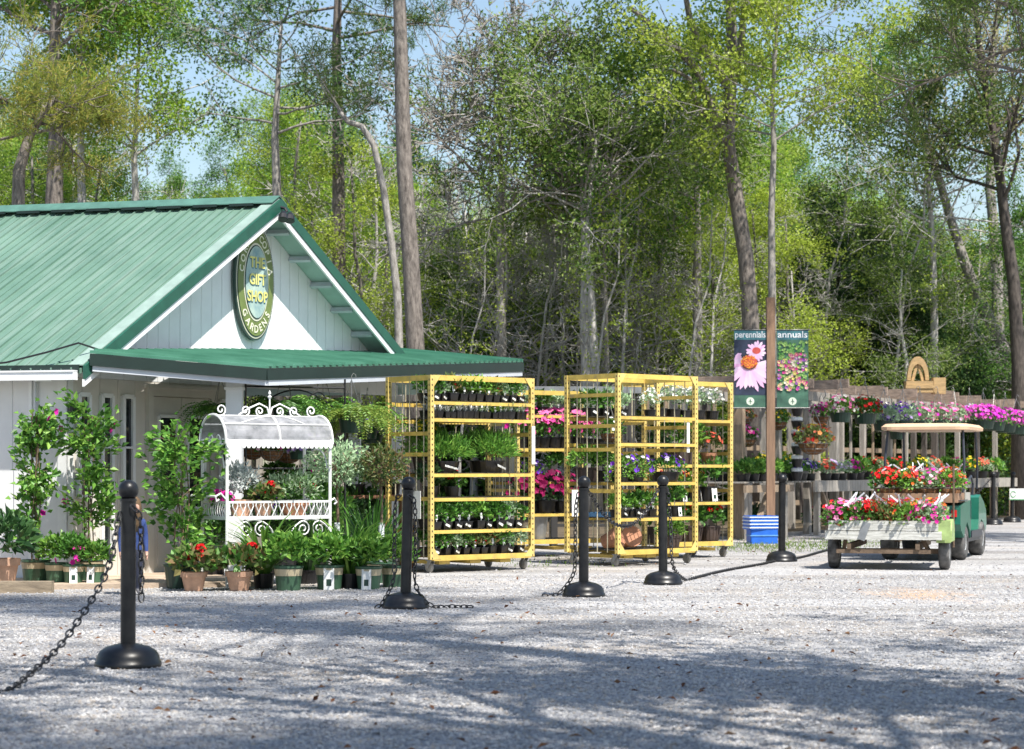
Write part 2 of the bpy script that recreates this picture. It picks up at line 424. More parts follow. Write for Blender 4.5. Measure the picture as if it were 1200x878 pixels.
MAKERS['pink_petunia'] = plant_maker('pink_petunia', 'petunia', 'potted flower', ('black', .1, .12), [(l_mid, B(170, .17, .15, .2, .055, .035, lo=-.5))], [(f_pink, FB(14, .17, .17, .23, .04, lo=-.2, side=.75)), (f_magenta, FB(5, .17, .17, .22, .04, lo=-.2, side=.75))])
MAKERS['dark_petunia'] = plant_maker('dark_petunia', 'petunia', 'potted flower', ('black', .11, .12), [(l_dark, B(200, .2, .17, .2, .055, .035, lo=-.5))], [(f_darkmag, FB(34, .2, .18, .22, .04, lo=-.2, side=.6))])
MAKERS['small_coral'] = plant_maker('coral_flower_pot', 'coral', 'potted flower', ('terracotta', .1, .13, False), [(l_bronze, B(150, .14, .13, .22, .06, .04))], [(f_coral, FB(26, .14, .13, .25, .03))])
# shrubs on the ground
MAKERS['green_shrub'] = plant_maker('potted_shrub', 'shrub', 'shrub', ('green', .135, .23, True), [(l_light, B(300, .2, .16, .34, .085, .04)), (l_mid, B(200, .19, .15, .33, .085, .04))])
MAKERS['green_shrub_plain'] = plant_maker('potted_shrub', 'shrub', 'shrub', ('green', .135, .23, False), [(l_light, B(300, .2, .17, .35, .08, .045)), (l_mid, B(220, .2, .16, .34, .085, .04))])
MAKERS['green_shrub_magenta'] = plant_maker('potted_shrub', 'shrub', 'shrub', ('green', .135, .23, True), [(l_mid, B(420, .21, .2, .38, .085, .045))], [(f_magenta, FB(7, .2, .2, .33, .045, lo=-.7, side=.9))])
MAKERS['clay_dark'] = plant_maker('dark_leaved_plant', 'dark', 'potted plant', ('peach', .17, .26, False), [(l_dark, B(260, .3, .22, .42, .15, .07, lo=-.5))])
MAKERS['daylily'] = plant_maker('strappy_clump', 'daylily', 'plant', ('black', .11, .15), [(l_light, strap_fn(90, .75, .026, .14, .06, 1.3, 1.0)), (l_mid, strap_fn(60, .6, .024, .14, .06, 1.0, .9))])
MAKERS['iris'] = plant_maker('strappy_clump', 'iris', 'plant', ('black', .13, .18), [(l_mid, strap_fn(80, .8, .03, .17, .07, 2.2, .5)), (l_dark, strap_fn(60, .7, .03, .17, .08, 1.6, .6))])
def vine_maker(h, r, key, lm, lm2, flowers, potkind=('green', .15, .22, False)):
    def mk():
        rng = rng_new(); root = thing('climbing_vine', 'vine', 'vine')
        pot(root, *potkind)
        s = MB()
        for j in range(3):
            a = j * 2.1; pts = [(r * .25 * math.cos(a + z * 3), r * .25 * math.sin(a + z * 3), .18 + z * (h - .25)) for z in np.linspace(0, 1, 9)]
            s.tube(pts, .007, 5)
        s.tube([(0, 0, .15), (.01, 0, h * .95)], .009, 6)
        br = []
        for j in range(26):
            z = rng.uniform(.25, 1.0) * h; a = rng.uniform(0, 6.28); l = r * rng.uniform(.6, 1.35)
            q = Vector((l * math.cos(a), l * math.sin(a), z + rng.uniform(-.05, .16))); p0 = Vector((0, 0, z - .06))
            s.tube([p0, (p0 + q) / 2 + Vector((0, 0, .04)), q], [.005, .004, .003], 4); br.append((p0, q))
        s.build('stems', m_bark_thin, root)
        mb = MB()
        for li, n in ((0, 640), (1, 500)):
            k = rng.integers(0, len(br), n); t = rng.uniform(.25, 1.1, n)[:, None]
            A = np.array([tuple(b[0]) for b in br])[k]; Bq = np.array([tuple(b[1]) for b in br])[k]
            P = A + (Bq - A) * t + rng.normal(size=(n, 3)) * .055
            D = (Bq - A) * 1.2 + rng.normal(size=(n, 3)) * .14 + np.array([0, -.03, -.04])
            leaves(mb, rng, P, D, .085 * rng.uniform(.6, 1.25, n), .055 * rng.uniform(.7, 1.2, n), m=li, face=(.1, -.7, .75))
        mb.build('foliage', [lm, lm2], root)
        if flowers:
            mb = MB(); k = rng.integers(0, len(br), flowers); P = np.array([tuple(br[i][1]) for i in k]) + rng.normal(size=(flowers, 3)) * .04 + np.array([0, -.06, 0])
            blooms(mb, rng, P, rng.normal(size=(flowers, 3)) + np.array([0, -2, .3]), .042); mb.build('blossoms', f_magenta, root)
        return root
    MAKERS[key] = mk
vine_maker(1.78, .17, 'vine_pink', l_light, l_mid, 11)
vine_maker(1.76, .2, 'vine_green', l_light, l_mid, 3)
vine_maker(1.5, .29, 'vine_wide', l_light, l_mid, 0, ('dkgreen', .18, .24, False))
def topiary(h, r, key, sleeve=True):
    def mk():
        rng = rng_new(); root = thing('topiary_tree', 'topiary', 'topiary')
        pot(root, 'green', .15, .22, False)
        t = MB(); t.tube([(0, 0, .15), (.012, 0, h * .5), (0, .01, h - r * .4)], [.018, .016, .013], 7)
        for j in range(12):
            a = rng.uniform(0, 6.28); t.tube([(0, 0, h - r * .7), (r * .45 * math.cos(a), r * .45 * math.sin(a), h + rng.uniform(-.05, .15)), (r * .85 * math.cos(a), r * .85 * math.sin(a), h + rng.uniform(-.1, .2))], [.009, .006, .003], 4)
        t.build('trunk', m_bark_thin, root)
        if sleeve:
            q = MB(); q.lathe([(.026, .22), (.03, .24), (.03, .62), (.026, .63)], n=10); q.build('trunk_guard', m_white_plastic, root)
        mb = MB(); bush(mb, rng, 900, r, r * .75, h, .06, .03, lo=-1, hollow=.3); mb.build('crown', l_bronze if r < .3 else l_sage, root)
        return root
    MAKERS[key] = mk
topiary(1.22, .27, 'topiary_bronze'); topiary(1.25, .32, 'topiary_sage')
# hanging plants
def fern_maker(key, n, L, lm, lm2):
    def mk():
        rng = rng_new(); root = thing('hanging_fern', 'fern', 'fern')
        pot(root, 'dkgreen', .15, .16, False)
        mb = MB()
        for li, nn in ((0, n), (1, n // 3)):
            a = rng.uniform(0, 6.28, nn); q = rng.uniform(.2, 1, nn)
            for i in range(nn):
                P = np.array([.08 * math.cos(a[i]), .08 * math.sin(a[i]), .15]); d = np.array([math.cos(a[i]) * (.4 + q[i]), math.sin(a[i]) * (.4 + q[i]), 1.1]); d /= np.linalg.norm(d)
                l = L * rng.uniform(.6, 1.1); m = 16; pts = []; dirs = []
                for k in range(m):
                    P = P + d * l / m; d = d + np.array([0, 0, -.16]); d /= np.linalg.norm(d); pts.append(P.copy()); dirs.append(d.copy())
                pts = np.array(pts); dirs = np.array(dirs); side = nrm(np.cross(dirs, np.array([0, 0, 1.0])))
                w = .085 * (1 - (np.arange(m) / m) ** 2 * .8)
                for sg in (1, -1): leaves(mb, rng, pts, side * sg + dirs * .35 + np.array([0, 0, -.15]), w, .022, .1, m=li)
        mb.build('fronds', [lm, lm2], root)
        hanger(root, .15, .16, .6); return root
    MAKERS[key] = mk
fern_maker('fern_lime', 52, .72, l_lime, l_light); fern_maker('fern_dark', 44, .55, l_mid, l_light)
def basket(key, lm, flo, potkind='coir', r=.17, h=.15, top=.62, spread=1.25, drop=-.5, floppy=False, nb=60, name='hanging_basket', bl=.034):
    def mk():
        rng = rng_new(); root = thing(name, 'basket', 'hanging basket' if not floppy else 'flower basket')
        pot(root, potkind, r, h, False)
        mb = MB(); bush(mb, rng, 330, r * spread, .15, h + .06, .065, .038, lo=drop); mb.build('foliage', lm, root)
        multi([(fm, FB(int(nb * k), r * spread, .17, h + .07, bl, lo=drop + .25, side=.6)) for fm, k in flo], 'blossoms', root, rng)
        if floppy: floppy_hanger(root, rng, r, h + .1)
        else: hanger(root, r, h, top)
        return root
    MAKERS[key] = mk
basket('hb_mixed', l_bronze, [(f_redyel, .7), (f_coral, .4)], r=.2)
basket('hb_pinkwhite', l_light, [(f_pink, .7), (f_white, .3)], 'dkgreen')
basket('hb_red', l_mid, [(f_red, 1.3)], 'dkgreen')
basket('hb_purple', l_sage, [(f_purple, .9), (f_lav, .5)], 'dkgreen', drop=-.6)
basket('hb_pink', l_sage, [(f_pink, 1.2), (f_hot, .2)], 'dkgreen', drop=-.6)
basket('hb_lav', l_sage, [(f_lav, 1.2)], 'dkgreen', drop=-.8)
basket('hb_hot', l_mid, [(f_hot, 2.0)], 'dkgreen', r=.2, spread=1.5, drop=-.55, nb=75)
basket('hb_rose', l_mid, [(f_magenta, .7), (f_pink, .5)], 'coir')
basket('hb_yellow', l_mid, [(f_yellow, .9)], 'coir')
basket('hb_plain', l_mid, [(f_white, .12)], 'coir')
for key, lm, fl in (('tb_pink', l_mid, [(f_pink, 1.1)]), ('tb_red', l_mid, [(f_red, .8), (f_coral, .2)]), ('tb_orange', l_light, [(f_orange, .8), (f_coral, .3)]), ('tb_mag', l_sage, [(f_magenta, .5), (f_pink, .6)]), ('tb_mixed', l_bronze, [(f_mixed, .9)])):
    basket(key, lm, fl, 'coir', r=.175, h=.16, floppy=True, name='flower_basket', spread=1.15, bl=.031, nb=52)
# bench-top flowers
for key, lm, fl in (('bench_yellow', l_mid, f_yellow), ('bench_pansy', l_mid, f_pansy), ('bench_coral', l_sage, f_coral), ('bench_lav', l_sage, f_lav), ('bench_mag', l_mid, f_magenta), ('bench_red', l_mid, f_red)):
    MAKERS[key] = plant_maker('bench_flower', key, 'potted flower', ('black', .11, .13), [(lm, B(190, .18, .13, .2, .065, .04))], [(fl, FB(34, .17, .14, .22, .035, side=.5))])
MAKERS['bench_leafy'] = plant_maker('bench_greens', 'greens', 'potted plant', ('black', .12, .12), [(l_light, B(170, .19, .14, .2, .08, .05)), (l_mid, B(110, .19, .14, .2, .08, .05))])
MAKERS['silver'] = plant_maker('dusty_miller', 'silver', 'potted plant', ('peach', .15, .2, False), [(l_gray, B(520, .22, .25, .36, .07, .035))])
MAKERS['sagebowl'] = plant_maker('sage_bowl', 'sage', 'potted plant', ('terracotta', .17, .15, False), [(l_sage, B(750, .3, .19, .26, .055, .022)), (l_mid, B(250, .27, .17, .25, .055, .022))], [(f_red, heads(2, .3, .36, .04))])
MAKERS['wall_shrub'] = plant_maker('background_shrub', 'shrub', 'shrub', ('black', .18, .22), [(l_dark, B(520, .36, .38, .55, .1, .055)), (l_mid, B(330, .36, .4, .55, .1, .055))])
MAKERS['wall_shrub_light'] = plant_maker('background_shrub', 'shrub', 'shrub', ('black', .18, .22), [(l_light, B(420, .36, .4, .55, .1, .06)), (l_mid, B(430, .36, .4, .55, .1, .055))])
# ------------------------------------------------------------------ gift shop building
g = Vector((.470, .8826, 0)); rdg = Vector((-.966, .259, 0)); gn = Vector((.8826, -.470, 0))   # along the gable, along the ridge, out of the gable
L0 = Vector((-4.444, 22.0, 0)); HALF = 3.569; ZE, ZP = 2.23, 4.34; SL = (ZP - ZE) / HALF
def bp(u, t, z): p = L0 + g * u + rdg * t; return Vector((p.x, p.y, z))          # u along the gable from the left eave, t back along the ridge
def zr(u): return ZP - SL * abs(u - HALF)
def WALL(name, col, axis, step, groove=.75, rough=.7):
    m = M(name, col, rough, var=.05, vs=3)
    nt = m.node_tree; b = nt.nodes['Principled BSDF']
    tc = nt.nodes.new('ShaderNodeTexCoord'); dp = nt.nodes.new('ShaderNodeVectorMath'); dp.operation = 'DOT_PRODUCT'; dp.inputs[1].default_value = tuple(axis)
    nt.links.new(tc.outputs['Object'], dp.inputs[0])
    d = nt.nodes.new('ShaderNodeMath'); d.operation = 'DIVIDE'; d.inputs[1].default_value = step; nt.links.new(dp.outputs['Value'], d.inputs[0])
    fr = nt.nodes.new('ShaderNodeMath'); fr.operation = 'FRACT'; nt.links.new(d.outputs[0], fr.inputs[0])
    gt = nt.nodes.new('ShaderNodeMapRange'); gt.inputs['From Min'].default_value = 0.0; gt.inputs['From Max'].default_value = .012 / step; gt.interpolation_type = 'SMOOTHSTEP'
    pg = nt.nodes.new('ShaderNodeMath'); pg.operation = 'PINGPONG'; pg.inputs[1].default_value = .5; nt.links.new(fr.outputs[0], pg.inputs[0]); nt.links.new(pg.outputs[0], gt.inputs['Value'])
    bm = nt.nodes.new('ShaderNodeBump'); bm.inputs['Strength'].default_value = groove; bm.inputs['Distance'].default_value = .012; nt.links.new(gt.outputs['Result'], bm.inputs['Height'])
    nt.links.new(bm.outputs['Normal'], b.inputs['Normal'])
    return m
m_siding_g = WALL('white_grooved_siding', (.74, .75, .76), g, .2)
m_siding_e = WALL('white_painted_siding', (.74, .75, .76), rdg, .3)
m_white = M('white_trim_paint', (.78, .79, .8), .5, var=.05)
m_shaded_wall = WALL('shaded_white_siding', (.6, .57, .52), g, .3)  # white paint under the porch, its shade put into the colour as warm beige
def roof_mat():
    m = M('faded_green_metal_roof', (.095, .185, .138), .45, .0, var=.15, vs=1.0, stretch=(1, 1, 1), col2=(.13, .225, .172), spec=.5)
    nt = m.node_tree; b = nt.nodes['Principled BSDF']
    tc = nt.nodes.new('ShaderNodeTexCoord'); mp = nt.nodes.new('ShaderNodeMapping'); mp.vector_type = 'TEXTURE'
    a = math.atan2(g.y, g.x); mp.inputs['Rotation'].default_value = (0, 0, a); mp.inputs['Scale'].default_value = (2.2, .16, 2.2)
    no = nt.nodes.new('ShaderNodeTexNoise'); no.inputs['Scale'].default_value = 1.6; no.inputs['Detail'].default_value = 8; no.inputs['Roughness'].default_value = .7
    nt.links.new(tc.outputs['Object'], mp.inputs['Vector']); nt.links.new(mp.outputs['Vector'], no.inputs['Vector'])
    mx = nt.nodes.new('ShaderNodeMix'); mx.data_type = 'RGBA'
    r = _ramp(nt, [(0, 0, 0), (1, 1, 1)]); r.color_ramp.elements[0].position = .48; r.color_ramp.elements[1].position = .72
    nt.links.new(no.outputs['Fac'], r.inputs['Fac']); nt.links.new(r.outputs['Color'], mx.inputs['Factor'])
    src = b.inputs['Base Color'].links[0].from_socket
    nt.links.new(src, mx.inputs['A']); mx.inputs['B'].default_value = (.185, .265, .222, 1); nt.links.new(mx.outputs['Result'], b.inputs['Base Color'])
    return m
m_roof = roof_mat()
m_roof2 = M('green_porch_metal', (.04, .165, .105), .38, var=.2, vs=2, col2=(.07, .21, .145))
m_trim = M('dark_green_trim', (.014, .085, .056), .4, var=.15)
m_soffit = M('pale_green_soffit', (.4, .55, .5), .6, var=.1)
m_fascia = M('dark_fascia', (.008, .022, .018), .45)
m_glass = M('dark_window_glass', (.02, .025, .03), .06, var=.3, spec=.9)
m_grey_board = M('grey_white_board', (.55, .58, .63), .6, var=.08)
m_door = M('cream_door_paint', (.56, .54, .5), .55, var=.06)

base = bp(.2, .35, 0)
shop = thing('gift_shop_building', 'white gift shop with a faded green metal roof and an open front porch', 'building', tuple(base), world=True)
TB = 13.5
m_ridge = M('faded_ridge_metal', (.07, .16, .125), .45, var=.2)
# roof slopes
mb = MB(); up = Vector((0, 0, .05))
mb.prism([bp(0, 0, ZE), bp(HALF, 0, ZP), bp(HALF, TB, ZP), bp(0, TB, ZE)], -up)
k = .1
while k < TB:
    mb.beam(bp(-.02, k, ZE - .004), bp(HALF - .04, k, ZP - .014), .016, .022); mb.beam(bp(-.02, k + .115, ZE - .008), bp(HALF - .04, k + .115, ZP - .018), .008, .008)
    k += .23
roofl = mb.build('roof', m_roof, shop)
mb = MB(); mb.prism([bp(HALF, 0, ZP), bp(2 * HALF, 0, ZE), bp(2 * HALF, TB, ZE), bp(HALF, TB, ZP)], -up)
roofr = mb.build('roof', m_soffit, shop)
mb = MB()
for k in np.arange(.1, TB, .23): mb.beam(bp(HALF + .06, k, ZP + .005), bp(2 * HALF, k, ZE + .04), .028, .036)
mb.build('roof_ribs', m_trim, roofr)
mb = MB()                                            # ridge cap, one bent sheet with a closure strip below it
for s in (-1, 1):
    mb.prism([bp(HALF, -.03, ZP + .075), bp(HALF + s * .16, -.03, ZP + .075 - SL * .16), bp(HALF + s * .16, TB, ZP + .075 - SL * .16), bp(HALF, TB, ZP + .075)], (0, 0, -.012))
mb.build('ridge_cap', m_ridge, shop)
mb = MB()
for k in np.arange(.2, TB, .46): mb.beam(bp(HALF - .17, k, ZP - .03 - SL * .02), bp(HALF - .17, k + .3, ZP - .03 - SL * .02), .03, .03)
mb.build('ridge_closure', m_fascia, shop)
m_cap = M('weathered_cap_metal', (.24, .33, .29), .45, var=.15)
# barge boards
for s in (-1, 1):
    e = HALF + s * HALF
    mb = MB(); a, b = bp(HALF, -.02, ZP + .03), bp(e, -.02, ZE + .03)
    mb.prism([a, b, b - Vector((0, 0, .14)), a - Vector((0, 0, .14))], -rdg * .03)
    mb.prism([a + Vector((0, 0, .001)), b + Vector((0, 0, .001)), b + Vector((0, 0, .001)) + rdg * .16, a + Vector((0, 0, .001)) + rdg * .13], (0, 0, .012), m=1)
    bo = mb.build('barge_board', [m_trim, m_cap], shop)
    mb = MB(); a, b = bp(HALF, -.012, ZP - .112), bp(e, -.012, ZE - .112)
    mb.prism([a, b, b - Vector((0, 0, .075)), a - Vector((0, 0, .075))], -rdg * .025); mb.build('white_board', m_white, bo)
# purlins under the right overhang
for u in np.arange(HALF + .35, 2 * HALF - .3, .47):
    mb = MB(); mb.beam(bp(u, .06, zr(u) - .115), bp(u, .34, zr(u) - .115), .06, .045, up=(g.x * .86, g.y * .86, -.51)); mb.build('lookout', m_grey_board, shop)
# gable wall (upper, and the shop front below it)
TW = .34
mb = MB(); u0, u1 = .25, 2 * HALF - .2
mb.prism([bp(u0, TW, 2.16), bp(u1, TW, 2.16), bp(u1, TW, zr(u1) - .06), bp(HALF, TW, ZP - .06), bp(u0, TW, zr(u0) - .06)], rdg * .1)
mb.build('gable_wall', m_siding_g, shop)
UF = 3.25
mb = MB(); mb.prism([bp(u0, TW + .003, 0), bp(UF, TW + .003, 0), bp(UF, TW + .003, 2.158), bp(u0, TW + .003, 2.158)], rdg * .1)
mb.build('shop_front_wall', m_shaded_wall, shop)
mb = MB(); mb.prism([bp(UF - .1, TW + .11, 0), bp(UF, TW + .11, 0), bp(UF, TW + .11, 2.6), bp(UF - .1, TW + .11, 2.6)], rdg * 6); mb.build('porch_side_wall', m_shaded_wall, shop)
mb = MB(); mb.prism([bp(u0, TW, 0), bp(u0, TB, 0), bp(u0, TB, 2.2), bp(u0, TW, 2.2)], g * .1)
ew = mb.build('eave_wall', m_siding_e, shop)
mb = MB(); c = bp(u0, TW, 0) - g * .012 - rdg * .012                 # corner boards
mb.prism([c, c + rdg * .11, c + rdg * .11 + g * .012, c + g * .012], (0, 0, 2.19)); mb.prism([c, c + g * .1, c + g * .1 + rdg * .012, c + rdg * .012], (0, 0, 2.16)); mb.build('corner_board', m_white, shop)
mb = MB()
for t in (.75, 1.9): p = bp(u0 - .012, t, 0); mb.beam(p, p + Vector((0, 0, 2.15)), .02, .035, up=tuple(rdg))
mb.build('wall_batten', m_white, shop)
mb = MB(); p = bp(u0 - .03, .68, 0); mb.tube([p + Vector((0, 0, .1)), p + Vector((0, 0, 1.86)), p + Vector((0, 0, 1.9)), p + Vector((0, 0, 2.15))], .012, 6); mb.build('conduit', m_grey_board, shop)
# windows of the shop front
def window(ua, ub, za, zb, name='window', mull=(.33, .66), parent=None):
    f = MB(); o = gn * .02
    def bar(p, q, w=.045): f.beam(p + o, q + o, w, .04, up=tuple(gn))
    P = [bp(ua, TW, za), bp(ub, TW, za), bp(ub, TW, zb), bp(ua, TW, zb)]
    for i in range(4): bar(P[i], P[(i + 1) % 4])
    for q in mull: z = za + (zb - za) * q; bar(bp(ua, TW, z), bp(ub, TW, z), .022)
    fo = f.build(name, m_white, parent or shop)
    gmb = MB(); gmb.prism([p + gn * .004 for p in P], gn * .006); 
    if (parent or shop).get('_w') is None: gmb.move([-x for x in base])
    else: gmb.move([-x for x in base])
    po = gmb.build('pane', m_glass); po.parent = fo
    return fo
for ua in (.42, .8, 1.16): window(ua, ua + .17, .35 if ua > .5 else .9, 1.98)
window(2.95, 3.07, .35, 1.98)
# double door in a moulded frame
DU0, DU1, DZ = 1.62, 2.78, 2.0
fr = MB(); o = gn * .02
for p, q in ((bp(DU0, TW, 0), bp(DU0, TW, DZ)), (bp(DU1, TW, 0), bp(DU1, TW, DZ)), (bp(DU0 - .05, TW, DZ + .045), bp(DU1 + .05, TW, DZ + .045))): fr.beam(p + o, q + o, .09, .05, up=tuple(gn))
fr.beam(bp(DU0 - .08, TW, DZ + .11) + o * 1.6, bp(DU1 + .08, TW, DZ + .11) + o * 1.6, .04, .09, up=tuple(gn))
fr.build('door_frame', m_door, shop)
for i in range(2):
    a = DU0 + .05 + i * (DU1 - DU0 - .1) / 2; b = a + (DU1 - DU0 - .1) / 2 - .008
    d = MB(); d.prism([bp(a, TW, .02), bp(b, TW, .02), bp(b, TW, DZ - .01), bp(a, TW, DZ - .01)], gn * .022)
    for z0, z1 in ((.12, .62),):
        for p, q in ((bp(a + .09, TW, z0), bp(b - .09, TW, z0)), (bp(a + .09, TW, z1), bp(b - .09, TW, z1)), (bp(a + .09, TW, z0), bp(a + .09, TW, z1)), (bp(b - .09, TW, z0), bp(b - .09, TW, z1))):
            d.beam(p + gn * .027, q + gn * .027, .03, .014, up=tuple(gn))
    do = d.build('door', m_door, shop)
    gl = MB(); q = gn * .026; gl.prism([bp(a + .1, TW, .75) + q, bp(b - .1, TW, .75) + q, bp(b - .1, TW, 1.78) + q, bp(a + .1, TW, 1.78) + q], gn * .004); gl.move([-x for x in base])
    go = gl.build('pane', m_glass); go.parent = do
    s = MB(); q = gn * .034
    for p1, p2 in ((bp(a + .1, TW, .75), bp(b - .1, TW, .75)), (bp(a + .1, TW, 1.78), bp(b - .1, TW, 1.78)), (bp(a + .1, TW, .75), bp(a + .1, TW, 1.78)), (bp(b - .1, TW, .75), bp(b - .1, TW, 1.78))): s.beam(p1 + q, p2 + q, .035, .02, up=tuple(gn))
    s.move([-x for x in base]); so = s.build('pane_frame', m_white); so.parent = do
    h = MB(); hu = b - .05 if i == 0 else a + .05
    h.tube([bp(hu, TW, .95) + gn * .02, bp(hu, TW, .95) + gn * .07, bp(hu + (.1 if i else -.1), TW, .95) + gn * .07], .012, 6); h.move([-x for x in base]); ho = h.build('handle', m_black); ho.parent = do
# gutter on the left eave
mb = MB(); mb.beam(bp(-.06, .02, ZE - .075), bp(-.06, TB, ZE - .075), .1, .09); mb.beam(bp(-.06, .02, ZE - .028), bp(-.06, TB, ZE - .028), .12, .018)
for t in (.35, .42): mb.beam(bp(-.06, t, ZE - .13), bp(-.06, t, ZE - .02), .11, .03)
mb.build('gutter', m_white, shop)
mb = MB(); mb.beam(bp(.0, .02, ZE + .0), bp(.0, TB, ZE + .0), .03, .08); mb.build('drip_edge', m_fascia, shop)
# porch roof on posts
A = Vector((-4.36, 22.03, 2.42)); Bc = Vector((X(312, 22.8), 22.8, 2.30)); Cc = Vector((X(613, 29.0), 29.0, Z(422, 29.0))); Dc = Vector((X(470, 29.6), 29.6, Z(409, 29.6)))
mb = MB(); n = 46; top = [A.lerp(Dc, i / n) for i in range(n + 1)]; bot = [Bc.lerp(Cc, i / n) for i in range(n + 1)]
V = [tuple(p) for p in top + bot] + [tuple(p - Vector((0, 0, .03))) for p in top + bot]; m_ = n + 1
f = [(i, m_ + i, m_ + i + 1, i + 1) for i in range(n)] + [(2*m_ + i, 2*m_ + i + 1, 3*m_ + i + 1, 3*m_ + i) for i in range(n)]
f += [(0, 2*m_, 3*m_, m_), (n, m_ + n, 3*m_ + n, 2*m_ + n)] + [(m_ + i, 3*m_ + i, 3*m_ + i + 1, m_ + i + 1) for i in range(n)] + [(i, i + 1, 2*m_ + i + 1, 2*m_ + i) for i in range(n)]
mb.add(V, f)
for i in range(0, n): mb.beam(top[i].lerp(top[i + 1], .5) + Vector((0, 0, .004)), bot[i].lerp(bot[i + 1], .5) * 1.0 + (bot[i] - top[i]).normalized() * .03 + Vector((0, 0, .004)), .03, .03)
pr = mb.build('porch_roof', m_roof2, shop)
mb = MB(); dz = Vector((0, 0, .03))
for a, b in ((A, Bc), (Bc, Cc), (Cc, Dc)): mb.beam(a - dz * 3.2, b - dz * 3.2, .03, .125)
mb.build('porch_fascia', m_fascia, shop)
mb = MB(); ctr = (A + Bc + Cc + Dc) / 4
for a, b in ((A, Bc), (Bc, Cc), (Cc, Dc)):
    a2, b2 = a + (ctr - a).normalized() * .04, b + (ctr - b).normalized() * .04
    mb.beam(a2 - Vector((0, 0, .175)), b2 - Vector((0, 0, .175)), .03, .085)
mb.build('porch_beam', m_grey_board, shop)
def post(p, w, h, name='porch_post'):
    mb = MB(); mb.box((p.x, p.y, h / 2), (w, w, h)); mb.box((p.x, p.y, h - .1), (w + .03, w + .03, .03)); mb.box((p.x, p.y, .08), (w + .03, w + .03, .16)); return mb.build(name, m_white, shop)
post(Vector((X(275, 23.0), 23.0, 0)), .17, 2.16); p2 = bp(5.95, .38, 0); post(p2, .15, 2.16); post(Cc + Vector((-.12, .15, 0)), .11, 2.4); post(bp(7.0, .38, 0), .15, 2.16)
# flood lamp under the apex
mb = MB()
for s in (-1, 1):
    q = bp(HALF + s * .07, -.12, ZP - .13); mb.lathe([(.03, 0), (.055, .05), (.06, .11), (.05, .115)], q, 12, Matrix.Rotation(R(150), 3, 'X'))
mb.tube([bp(HALF, .0, ZP - .05), bp(HALF, -.1, ZP - .08), bp(HALF, -.12, ZP - .12)], .02, 6); mb.build('flood_lamp', m_black, shop)
mb = MB(); q0 = bp(.05, -.02, 2.62 - .12); q1 = bp(-.1, 1.0, 2.28)
mb.tube([bp(.28, -.03, 2.43), bp(.1, .1, 2.5), bp(.0, .4, 2.4), bp(-.07, .8, 2.3), bp(-.1, 1.2, 2.26), bp(-.1, 3, 2.28)], .011, 5); mb.build('power_cable', m_black, shop)
mb = MB(); mb.lathe([(.012, 0), (.05, .02), (.055, .12), (.03, .16), (.001, .19)], bp(.25, TW - .08, 1.72), 10); mb.beam(bp(.25, TW, 1.86), bp(.25, TW - .09, 1.86), .02, .02); mb.build('wall_lamp', m_black, shop)

# ------------------------------------------------------------------ oval sign on the gable
so = bp(HALF, TW, 3.40) + gn * .03
sign = thing('oval_sign', 'oval green sign lettered the gift shop high on the white gable', 'sign', tuple(so), math.atan2(g.y, g.x))
SA, SB = .40, .69
m_ol = M('sign_olive', (.16, .21, .06), .5, var=.15); m_cream = M('sign_cream', (.72, .7, .56), .5, var=.08); m_sdark = M('sign_dark_green', (.03, .06, .05), .5); m_sky = M('sign_sky_blue', (.24, .42, .47), .5, var=.3, vs=4, col2=(.5, .6, .5)); m_syel = M('sign_yellow', (.66, .62, .2), .5); m_sblue = M('sign_deep_blue', (.03, .16, .3), .5)
def ell(a, b, y, th, mt, name, par=sign, n=64):
    mb = MB(); mb.prism([Vector((a * math.cos(t), y, b * math.sin(t))) for t in np.linspace(0, 2 * math.pi, n, endpoint=False)], (0, -th, 0)); return mb.build(name, mt, par)
bd = ell(SA, SB, 0, .035, m_sdark, 'board')
ell(SA * .955, SB * .965, -.036, .004, m_cream, 'cream_border', bd); ell(SA * .925, SB * .94, -.041, .004, m_sdark, 'dark_border', bd); ell(SA * .9, SB * .92, -.046, .004, m_ol, 'olive_ring', bd)
ell(SA * .63, SB * .67, -.051, .004, m_cream, 'inner_border', bd); ell(SA * .59, SB * .635, -.056, .004, m_sdark, 'inner_line', bd); ell(SA * .565, SB * .615, -.061, .004, m_sky, 'centre_panel', bd)
def flat_text(mb, txt, size, cx, cz, y, sx=1.0, rot=0.0, bold=0.0):
    V, f = text_arrays(txt, size, bold)
    if not len(V): return
    x = V[:, 0] * sx; z = V[:, 1]; c, s_ = math.cos(rot), math.sin(rot)
    mb.add(np.stack([cx + x * c - z * s_, y - V[:, 2] - .002, cz + x * s_ + z * c], 1), f)
for dx, dz, mt, yy, nm in ((.012, -.012, m_sblue, -.066, 'letter_shade'), (0, 0, m_syel, -.0715, 'lettering')):
    mb = MB()
    for t, z in (('THE', .17), ('GIFT', -.03), ('SHOP', -.23)): flat_text(mb, t, .178, dx, z + dz, yy, .92, bold=.004)
    mb.build(nm, mt, sign)
mb = MB()
def arc_text(txt, a0, a1, flip):
    n = len(txt)
    for i, ch in enumerate(txt):
        if ch == ' ': continue
        t = R(a0 + (a1 - a0) * i / (n - 1)); ax, bx = SA * .765, SB * .80
        x, z = ax * math.cos(t), bx * math.sin(t); nx, nz = math.cos(t) / ax, math.sin(t) / bx
        rot = math.atan2(nz, nx) - math.pi / 2 + (math.pi if flip else 0)
        off = -.045; q = Vector((nx, nz)).normalized()
        if flip: x, z = x - q.x * off, z - q.y * off
        else: x, z = x + q.x * off, z + q.y * off
        flat_text(mb, ch, .125, x, z, -.052, .95, rot, .002)
arc_text('CORNER COPIA', 165, 15, False); arc_text('GARDENS', 222, 318, True)
mb.build('ring_lettering', m_cream, sign)
